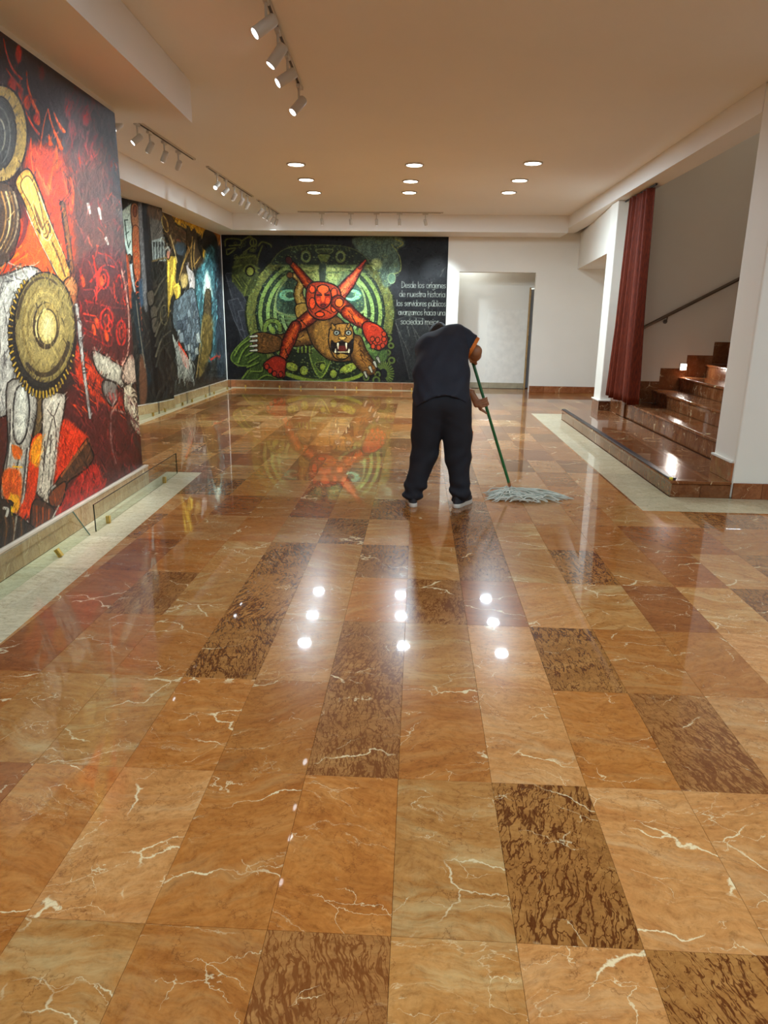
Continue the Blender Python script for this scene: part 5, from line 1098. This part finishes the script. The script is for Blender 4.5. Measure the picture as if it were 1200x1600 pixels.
# ------------------------------------------------------------------ the man mopping
class SDF:
    def __init__(s, lo, hi, h):
        s.lo, s.h = np.array(lo, np.float32), h
        n = [int(math.ceil((b-a)/h))+1 for a, b in zip(lo, hi)]; s.n = n
        s.X = (lo[0]+np.arange(n[0])*h).astype(np.float32)[:, None, None]; s.Y = (lo[1]+np.arange(n[1])*h).astype(np.float32)[None, :, None]; s.Z = (lo[2]+np.arange(n[2])*h).astype(np.float32)[None, None, :]
        s.D = np.full(n, .5, np.float32)
    def sl(s, lo, hi):
        return tuple(slice(max(0, int((a-l)/s.h)), min(m, int((b-l)/s.h)+2)) for a, b, l, m in zip(lo, hi, s.lo, s.n))
    def put(s, f, lo, hi, k):
        m = .05+k; q = s.sl([a-m for a in lo], [b+m for b in hi])
        x, y, z = s.X[q[0]], s.Y[:, q[1]], s.Z[:, :, q[2]]
        d = f(x, y, z).astype(np.float32); o = s.D[q]
        if k > 0:
            hh = np.clip(.5+.5*(o-d)/k, 0, 1); s.D[q] = o*(1-hh)+d*hh-k*hh*(1-hh)
        else: s.D[q] = np.minimum(o, d)
    def cap(s, a, b, ra, rb=None, k=.03, sq=(1, 1, 1)):
        rb = ra if rb is None else rb; e = [q-p for p, q in zip(a, b)]; L = sum(v*v for v in e)+1e-12; R = max(ra, rb)*max(1/min(sq), 1)
        def f(x, y, z):
            t = np.clip(((x-a[0])*e[0]+(y-a[1])*e[1]+(z-a[2])*e[2])/L, 0, 1)
            return np.sqrt(((x-a[0]-e[0]*t)*sq[0])**2+((y-a[1]-e[1]*t)*sq[1])**2+((z-a[2]-e[2]*t)*sq[2])**2)-(ra+(rb-ra)*t)
        s.put(f, [min(p, q)-R for p, q in zip(a, b)], [max(p, q)+R for p, q in zip(a, b)], k); return s
    def chain(s, pts, rs, k=.02, sq=(1, 1, 1)):
        for i in range(len(pts)-1): s.cap(pts[i], pts[i+1], rs[i], rs[i+1], k, sq)
        return s
    def ell(s, c, r, k=.02, ax=None):
        A = np.array(ax, float) if ax is not None else np.eye(3); m = min(r)
        def f(x, y, z):
            u = [(x-c[0])*A[i][0]+(y-c[1])*A[i][1]+(z-c[2])*A[i][2] for i in range(3)]
            return (np.sqrt((u[0]/r[0])**2+(u[1]/r[1])**2+(u[2]/r[2])**2)-1)*m
        R = max(r); s.put(f, [v-R for v in c], [v+R for v in c], k); return s
    def cut(s, f):
        s.D = np.maximum(s.D, f(s.X, s.Y, s.Z).astype(np.float32)); return s
    def mesh(s, name, mat, parent):
        D = s.D; I = D < 0
        c = [D[i:D.shape[0]-1+i, j:D.shape[1]-1+j, k:D.shape[2]-1+k] for i in (0, 1) for j in (0, 1) for k in (0, 1)]
        cnt = sum((v < 0).astype(np.int8) for v in c); act = (cnt > 0) & (cnt < 8); ix = np.argwhere(act)
        V = np.stack([v[act] for v in c], 1); off = np.array([(i, j, k) for i in (0, 1) for j in (0, 1) for k in (0, 1)], float)
        acc = np.zeros((len(ix), 3)); num = np.zeros(len(ix))
        for a in range(8):
            for b in range(a+1, 8):
                if abs(off[a]-off[b]).sum() != 1: continue
                va, vb = V[:, a], V[:, b]; m = (va < 0) != (vb < 0); t = np.where(m, va/np.where(m, va-vb, 1), 0)
                acc += np.where(m[:, None], off[a]+(off[b]-off[a])*t[:, None], 0); num += m
        P = (ix+acc/num[:, None])*s.h+s.lo
        idm = np.full(act.shape, -1, np.int64); idm[act] = np.arange(len(ix)); faces = []
        for ax in range(3):
            a = [slice(None)]*3; b = [slice(None)]*3; a[ax] = slice(0, -1); b[ax] = slice(1, None)
            e = np.argwhere(I[tuple(a)] != I[tuple(b)]); o1, o2 = [(1, 2), (2, 0), (0, 1)][ax]
            ok = (e[:, o1] > 0) & (e[:, o2] > 0) & (e[:, o1] < D.shape[o1]-1) & (e[:, o2] < D.shape[o2]-1); e = e[ok]
            def g(d1, d2):
                q = e.copy(); q[:, o1] -= d1; q[:, o2] -= d2; return idm[q[:, 0], q[:, 1], q[:, 2]]
            F = np.stack([g(1, 1), g(0, 1), g(0, 0), g(1, 0)], 1); neg = I[e[:, 0], e[:, 1], e[:, 2]]
            F[~neg] = F[~neg][:, ::-1]; faces.append(F)
        F = np.concatenate(faces); me = bpy.data.meshes.new(name)
        me.vertices.add(len(P)); me.vertices.foreach_set('co', P.ravel()); me.loops.add(F.size); me.loops.foreach_set('vertex_index', F.ravel())
        me.polygons.add(len(F)); me.polygons.foreach_set('loop_start', np.arange(len(F))*4); me.polygons.foreach_set('loop_total', np.full(len(F), 4))
        me.polygons.foreach_set('use_smooth', np.ones(len(F), bool)); me.materials.append(mat); me.update(calc_edges=True); me.validate()
        o = bpy.data.objects.new(name, me); COL.objects.link(o); attach(o, parent)
        sm = o.modifiers.new('smooth', 'SMOOTH'); sm.factor = .5; sm.iterations = 4
        return o

M_SKIN = plain('brown_skin', (158, 106, 72), 0.5, var=.12, scale=25, bmp=.08, bscale=300)
M_SHIRT = plain('navy_cotton', (33, 36, 48), 0.85, var=.10, scale=12, bmp=.12, bscale=400)
M_TROUS = plain('dark_navy_twill', (25, 27, 36), 0.85, var=.12, scale=10, bmp=.15, bscale=400)
M_ORANGE = plain('orange_ribbing', (214, 112, 28), 0.75, var=.1, scale=60)
M_HAIR = plain('black_hair', (18, 15, 14), 0.6, var=.3, scale=90, bmp=.5, bscale=200)
M_SOLE = plain('white_rubber_sole', (214, 210, 200), 0.5, var=.05)
M_SHOE = plain('dark_canvas_shoe', (34, 34, 40), 0.7)

man = thing('person', 'man in navy shirt and trousers bent over a green-handled mop, seen from behind', 'person', (.17, 5.42, 0))
# the mop handle runs from the upper hand U to the mop foot B
B, U = Vector((.81, 5.885, .055)), Vector((.439, 5.845, 1.10))
PD = (B-U).normalized()
# body ------------------------------------------------------
b = SDF((-.14, 5.27, .02), (.64, 6.10, 1.43), .0055)
sp = [(.19, 5.40, .88), (.19, 5.47, 1.05), (.195, 5.62, 1.19)]
b.chain(sp, [.115, .105, .11], .04); b.cap((.10, 5.70, 1.19), (.31, 5.69, 1.235), .085, .085, .05)
b.cap((.11, 5.40, .84), (.27, 5.40, .84), .11, .11, .04)
b.chain([(.10, 5.40, .82), (.07, 5.44, .44), (-.012, 5.395, .075)], [.085, .055, .038], .03); b.chain([(.28, 5.40, .82), (.328, 5.44, .44), (.357, 5.40, .075)], [.085, .055, .038], .03)
b.chain([(-.012, 5.36, .05), (-.03, 5.46, .045), (-.04, 5.55, .038)], [.03, .03, .022], .02); b.chain([(.335, 5.375, .05), (.39, 5.45, .045), (.43, 5.52, .038)], [.03, .03, .022], .02)
HC = (.16, 5.945, 1.292); fw = Vector((-.05, .66, -.75)).normalized(); upv = Vector((0, .75, .66)); rt_ = fw.cross(upv).normalized(); upv = rt_.cross(fw).normalized()
hp = lambda r, f, u: tuple(Vector(HC)+rt_*r+fw*f+upv*u)
b.cap((.19, 5.80, 1.245), hp(0, -.03, -.05), .06, .055, .03)
b.ell(HC, (.073, .094, .108), .02, (rt_, fw, upv)); b.ell(hp(0, .035, -.065), (.05, .055, .055), .03, (rt_, fw, upv))
b.cap(hp(0, .088, .012), hp(0, .112, -.028), .009, .015, .012); b.cap(hp(-.02, .09, -.062), hp(.02, .09, -.062), .009, .009, .006); b.cap(hp(-.018, .088, -.075), hp(.018, .088, -.075), .009, .009, .005); b.cap(hp(-.035, .085, .022), hp(.035, .085, .022), .012, .012, .01)
for s_ in (-1, 1): b.ell(hp(.076*s_, -.005, -.005), (.011, .024, .033), .006, (rt_, fw, upv)); b.ell(hp(.03*s_, .086, .004), (.013, .009, .008), .003, (rt_, fw, upv))
# right arm: elbow out to the side, forearm reaching away to the top of the handle
b.chain([(.28, 5.69, 1.262), (.444, 5.64, 1.186)], [.060, .045], .03); b.chain([(.444, 5.64, 1.186), (.446, 5.69, 1.155), (.438, 5.79, 1.118)], [.047, .045, .029], .02)
# left arm: down and across the body to the lower grip
G2_ = U+PD*((B-U).length*.315)
b.chain([(.08, 5.73, 1.19), (.19, 5.96, .965)], [.06, .045], .03); b.chain([(.19, 5.96, .965), (.31, 5.91, .905), (.440, 5.856, .846)], [.045, .042, .026], .02)
def frame(e):
    e1 = (Vector(e)-PD*Vector(e).dot(PD)).normalized(); return e1, PD.cross(e1).normalized()
def grip(C, e1, e2, wrist, sgn, th):
    """four curled fingers round the handle, palm on the e1 side, thumb against them"""
    kn = []
    for q in range(4):
        c = C+PD*(q-1.5)*.0195
        kn.append(c+e1*.047+e2*.014)
        pts = [kn[-1]]+[c+e1*math.cos(math.radians(t))*.0235+e2*math.sin(math.radians(t))*.0235 for t in (55, 110, 165, 215+(12 if q in (1, 2) else -14))]
        b.chain([tuple(p) for p in pts], [.0102, .0096, .0092, .0086, .0076][:5] if q < 3 else [.0088, .0084, .008, .0074, .0066], .003)
    pc = C+e1*.075+e2*.004
    for p in kn: b.cap(tuple(Vector(wrist)*.62+p*.38), tuple(p), .016, .0108, .008)
    b.chain([wrist, tuple(pc)], [.026, .022], .015)
    b.chain([tuple(Vector(wrist)*.7+pc*.3), *[tuple(p) for p in th]], [.015, .0125, .0105, .009], .006)
e1, e2 = frame((-1, -.12, .25)); e2 = e2 if e2.y < 0 else -e2
grip(G2_, e1, e2, (.444, 5.852, .844), 1, [G2_+e1*.050-e2*.006+PD*.045, G2_+e1*.030-e2*.004+PD*.068, G2_+e1*.014+e2*.004+PD*.094])
e1, e2 = frame((.05, -1, .1)); e2 = e2 if e2.x > 0 else -e2
UH = U-PD*.005
grip(UH, e1, e2, (.438, 5.788, 1.118), -1, [UH+e1*.04-e2*.018-PD*.03, UH+e1*.01-e2*.024-PD*.045, UH-e1*.012-e2*.018-PD*.058])
b.mesh('body', M_SKIN, man)
# shirt -----------------------------------------------------
s1 = SDF((-.12, 5.16, .74), (.56, 5.98, 1.46), .009)
s1.chain([(.115, 5.39, .84), (.120, 5.45, 1.02), (.125, 5.60, 1.17)], [.150, .147, .142], .05)
s1.chain([(.250, 5.39, .84), (.243, 5.45, 1.02), (.252, 5.60, 1.21)], [.150, .142, .134], .05)
s1.cap((.095, 5.70, 1.195), (.278, 5.69, 1.266), .125, .127, .05)
s1.cap((.115, 5.73, 1.20), (.20, 5.79, 1.24), .10, .075, .04)
s1.chain([(.085, 5.73, 1.195), (.115, 5.85, 1.06)], [.095, .078], .03)
ca, cc = Vector((.88, -.08, -.45)).normalized(), Vector((.407, 5.65, 1.214))
ca, cc = Vector((.88, -.08, -.45)).normalized(), Vector((.407, 5.65, 1.214))
def sleeve(x, y, z):
    p0, p1 = (.315, 5.685, 1.278), (.44, 5.635, 1.212); e = [v-u for u, v in zip(p0, p1)]; L = sum(v*v for v in e)
    t = np.clip(((x-p0[0])*e[0]+(y-p0[1])*e[1]+(z-p0[2])*e[2])/L, 0, 1)
    return np.maximum(np.sqrt((x-p0[0]-e[0]*t)**2+(y-p0[1]-e[1]*t)**2+(z-p0[2]-e[2]*t)**2)-(.100-.014*t), (x-cc.x)*ca.x+(y-cc.y)*ca.y+(z-cc.z)*ca.z)
s1.put(sleeve, (.2, 5.55, 1.1), (.55, 5.8, 1.4), .012)
s1.D = s1.D+(.0045*np.sin(38*(s1.Z+.5*s1.X)+6*np.sin(9*s1.X))*np.clip((1.15-s1.Z)*3, 0, 1)+.003*np.sin(60*(s1.X-.7*s1.Z))).astype(np.float32)
s1.cut(lambda x, y, z: (.800+.078*np.clip(1-((x-.205)/.185)**2, -.3, 1)-.03*np.clip((y-5.35)*4, 0, 1))-z)
shirt = s1.mesh('shirt', M_SHIRT, man)
def ringtube(c, a, r, L, th, sq=1.0, n=36):
    a = Vector(a).normalized(); u = a.cross(Vector((0, 0, 1))).normalized(); v = a.cross(u); vs = []; prof = [(-L, r), (L, r*.985), (L, r*.985-th), (-L, r-th)]
    for l, q in prof: vs += [Vector(c)+a*l+(u*math.cos(2*math.pi*k/n)*sq+v*math.sin(2*math.pi*k/n))*q for k in range(n)]
    return MB().add(vs, [(p*n+k, p*n+(k+1) % n, ((p+1) % 4)*n+(k+1) % n, ((p+1) % 4)*n+k) for p in range(4) for k in range(n)])
ringtube(cc+ca*.010+Vector((0, 0, .004)), ca, .0915, .019, .004).build('sleeve_cuff', M_ORANGE, shirt, smooth=True)['label'] = 'orange sleeve cuff'
# trousers --------------------------------------------------
t1 = SDF((-.16, 5.18, .02), (.56, 5.62, .97), .009)
t1.cap((.118, 5.40, .83), (.262, 5.40, .83), .141, .141, .05)
t1.chain([(.10, 5.40, .78), (.078, 5.43, .56), (.068, 5.44, .40), (.010, 5.41, .19), (-.014, 5.395, .10)], [.137, .116, .104, .083, .079], .025)
t1.chain([(.285, 5.40, .78), (.318, 5.43, .56), (.328, 5.44, .40), (.350, 5.415, .19), (.357, 5.395, .10)], [.132, .112, .102, .079, .080], .025)
fold = np.clip((.24-t1.Z)*6, 0, 1)*.010*np.sin(70*t1.Z+9*t1.X+7*t1.Y)+.0045*np.sin(30*t1.Z+40*t1.X+10*np.sin(8*t1.Z))*np.clip((.8-t1.Z)*2, 0, 1)
t1.D = t1.D+fold.astype(np.float32)
t1.cut(lambda x, y, z: (.048+.014*np.sin(14*(x+y)))-z); t1.cut(lambda x, y, z: z-.945)
tr = t1.mesh('trousers', M_TROUS, man)
MB().obox((.4325, 5.44, .575), (1, 0, 0), (0, 1, 0), (0, 0, 1), .006, .012, .016).build('pocket_tag', M_ORANGE, tr, bevel=.002, seg=1)['label'] = 'small orange pocket tag'
# shoes -----------------------------------------------------
def shoe(heel, ang, L=.285):
    d = Vector((math.sin(ang), math.cos(ang), 0)); n = Vector((d.y, -d.x, 0)); h = Vector((*heel, 0))
    ol = [(0, 0), (.02, .028), (.06, .034), (.12, .034), (.19, .046), (.24, .042), (.27, .026), (L, 0)]
    poly = ol+[(a, -w_) for a, w_ in reversed(ol[1:-1])]
    sm = smooth(poly, 4, True)
    def lv(z, k, ha, sh=0): return [h+d*((a-.14)*k+.14+sh)+n*w_*k+Vector((0, 0, z+(ha*max(0, (a-.2))*.4))) for a, w_ in sm]
    def loft(rings):
        m, mb, n_ = MB(), [], len(sm)
        for r_ in rings: mb += r_
        return m.add(mb, [tuple(range(n_-1, -1, -1)), tuple(range((len(rings)-1)*n_, len(rings)*n_))]+[(q*n_+i, q*n_+(i+1) % n_, (q+1)*n_+(i+1) % n_, (q+1)*n_+i) for q in range(len(rings)-1) for i in range(n_)])
    s_ = loft([lv(.001, .97, 0), lv(.006, 1, 0), lv(.028, 1, .1), lv(.034, .975, .1)]).build('shoe', M_SOLE, man, smooth=True); s_['label'] = 'white-soled shoe'
    loft([lv(.034, .965, .1), lv(.055, .94, .1), lv(.075, .82, -.1, -.01), lv(.092, .55, -.25, -.05), lv(.10, .40, -.25, -.07)]).build('upper', M_SHOE, s_, smooth=True)
shoe((-.008, 5.303), -.10); shoe((.312, 5.315), .50)
# hair ------------------------------------------------------
hs = SDF((.02, 5.78, 1.12), (.32, 6.10, 1.44), .006)
hs.ell(HC, (.083, .103, .117), .01, (rt_, fw, upv))
hs.D = hs.D+(.0025*np.sin(170*hs.X+40*np.sin(30*hs.Z))*np.sin(150*hs.Y)).astype(np.float32)
def haircut(x, y, z):
    f = (x-HC[0])*fw.x+(y-HC[1])*fw.y+(z-HC[2])*fw.z; u = (x-HC[0])*upv.x+(y-HC[1])*upv.y+(z-HC[2])*upv.z
    return np.maximum(np.minimum(f-.045, .045-u), -.062-u)
hs.cut(haircut); hs.mesh('hair', M_HAIR, man)

# ------------------------------------------------------------------ mop
mop = thing('mop', 'string mop with green handle and pale cotton strands on the marble floor', 'mop', (B.x, B.y, 0))
top = U-PD*.10; tip = B-PD*.035
MB().tube([top, top+PD*.004, U.lerp(tip, .5), tip], [.010, .0125, .0125, .0125], 14).build('handle', plain('green_lacquered_handle', (34, 104, 56), 0.35, var=.08), mop, smooth=True)
MB().tube([tip-PD*.002, B+PD*.004], [.0128, .0115], 12).build('wooden_tip', plain('bare_wood_tip', (156, 96, 54), 0.6, var=.2), mop, smooth=True)
MB().tube([B, B+PD*.02, B+PD*.036], [.017, .021, .024], 14).build('socket', plain('pale_plastic', (186, 186, 176), 0.5), mop, smooth=True)
r = random.Random(3); st_ = MB()
for q in range(130):
    s0 = B+PD*.026+Vector((r.uniform(-.02, .02), r.uniform(-.02, .02), 0))
    right = r.random() < .62
    ex = B.x+(r.uniform(.10, .50) if right else -r.uniform(.05, .235)); ey = 5.70+r.gauss(0, .075)+(.03 if right else .0)
    ey = min(max(ey, 5.50), 5.93)
    lift = r.uniform(.012, .055); pts = []
    mid = Vector((B.x+(ex-B.x)*.45+r.uniform(-.03, .03), s0.y+(ey-s0.y)*.75+r.uniform(-.03, .03), 0))
    for k in range(11):
        t = k/10; p = s0*(1-t)**2+mid*2*t*(1-t)+Vector((ex, ey, 0))*t*t
        p.x += .010*math.sin(9*t+q); p.y += .016*math.sin(7*t+q*1.7)*t
        p.z = max(.0062, (s0.z*(1-t)**2+lift*2*t*(1-t)*1.5+.006*t*t)+.004*math.sin(11*t+q))
        pts.append(p)
    st_.tube(pts, [.0052]*9+[.0045, .0022], 5)
for q in range(60):
    cx = B.x+r.uniform(-.12, .30); cy = 5.68+r.gauss(0, .07); l = r.uniform(.12, .28); z = r.uniform(.006, .045); cy = min(max(cy, 5.52), 5.88)
    st_.tube([(cx+l*(k/8-.5), cy+.02*math.sin(k*.8+q)+.03*(k/8-.5)*r.uniform(-1, 1), max(.0062, z*(1-(k/4-1)**2)+.007)) for k in range(9)], .0052, 5)
so = st_.build('mop_strands', plain('pale_cotton_strands', (206, 208, 196), 0.9, var=.16, scale=14), mop, smooth=True); so['kind'] = 'stuff'
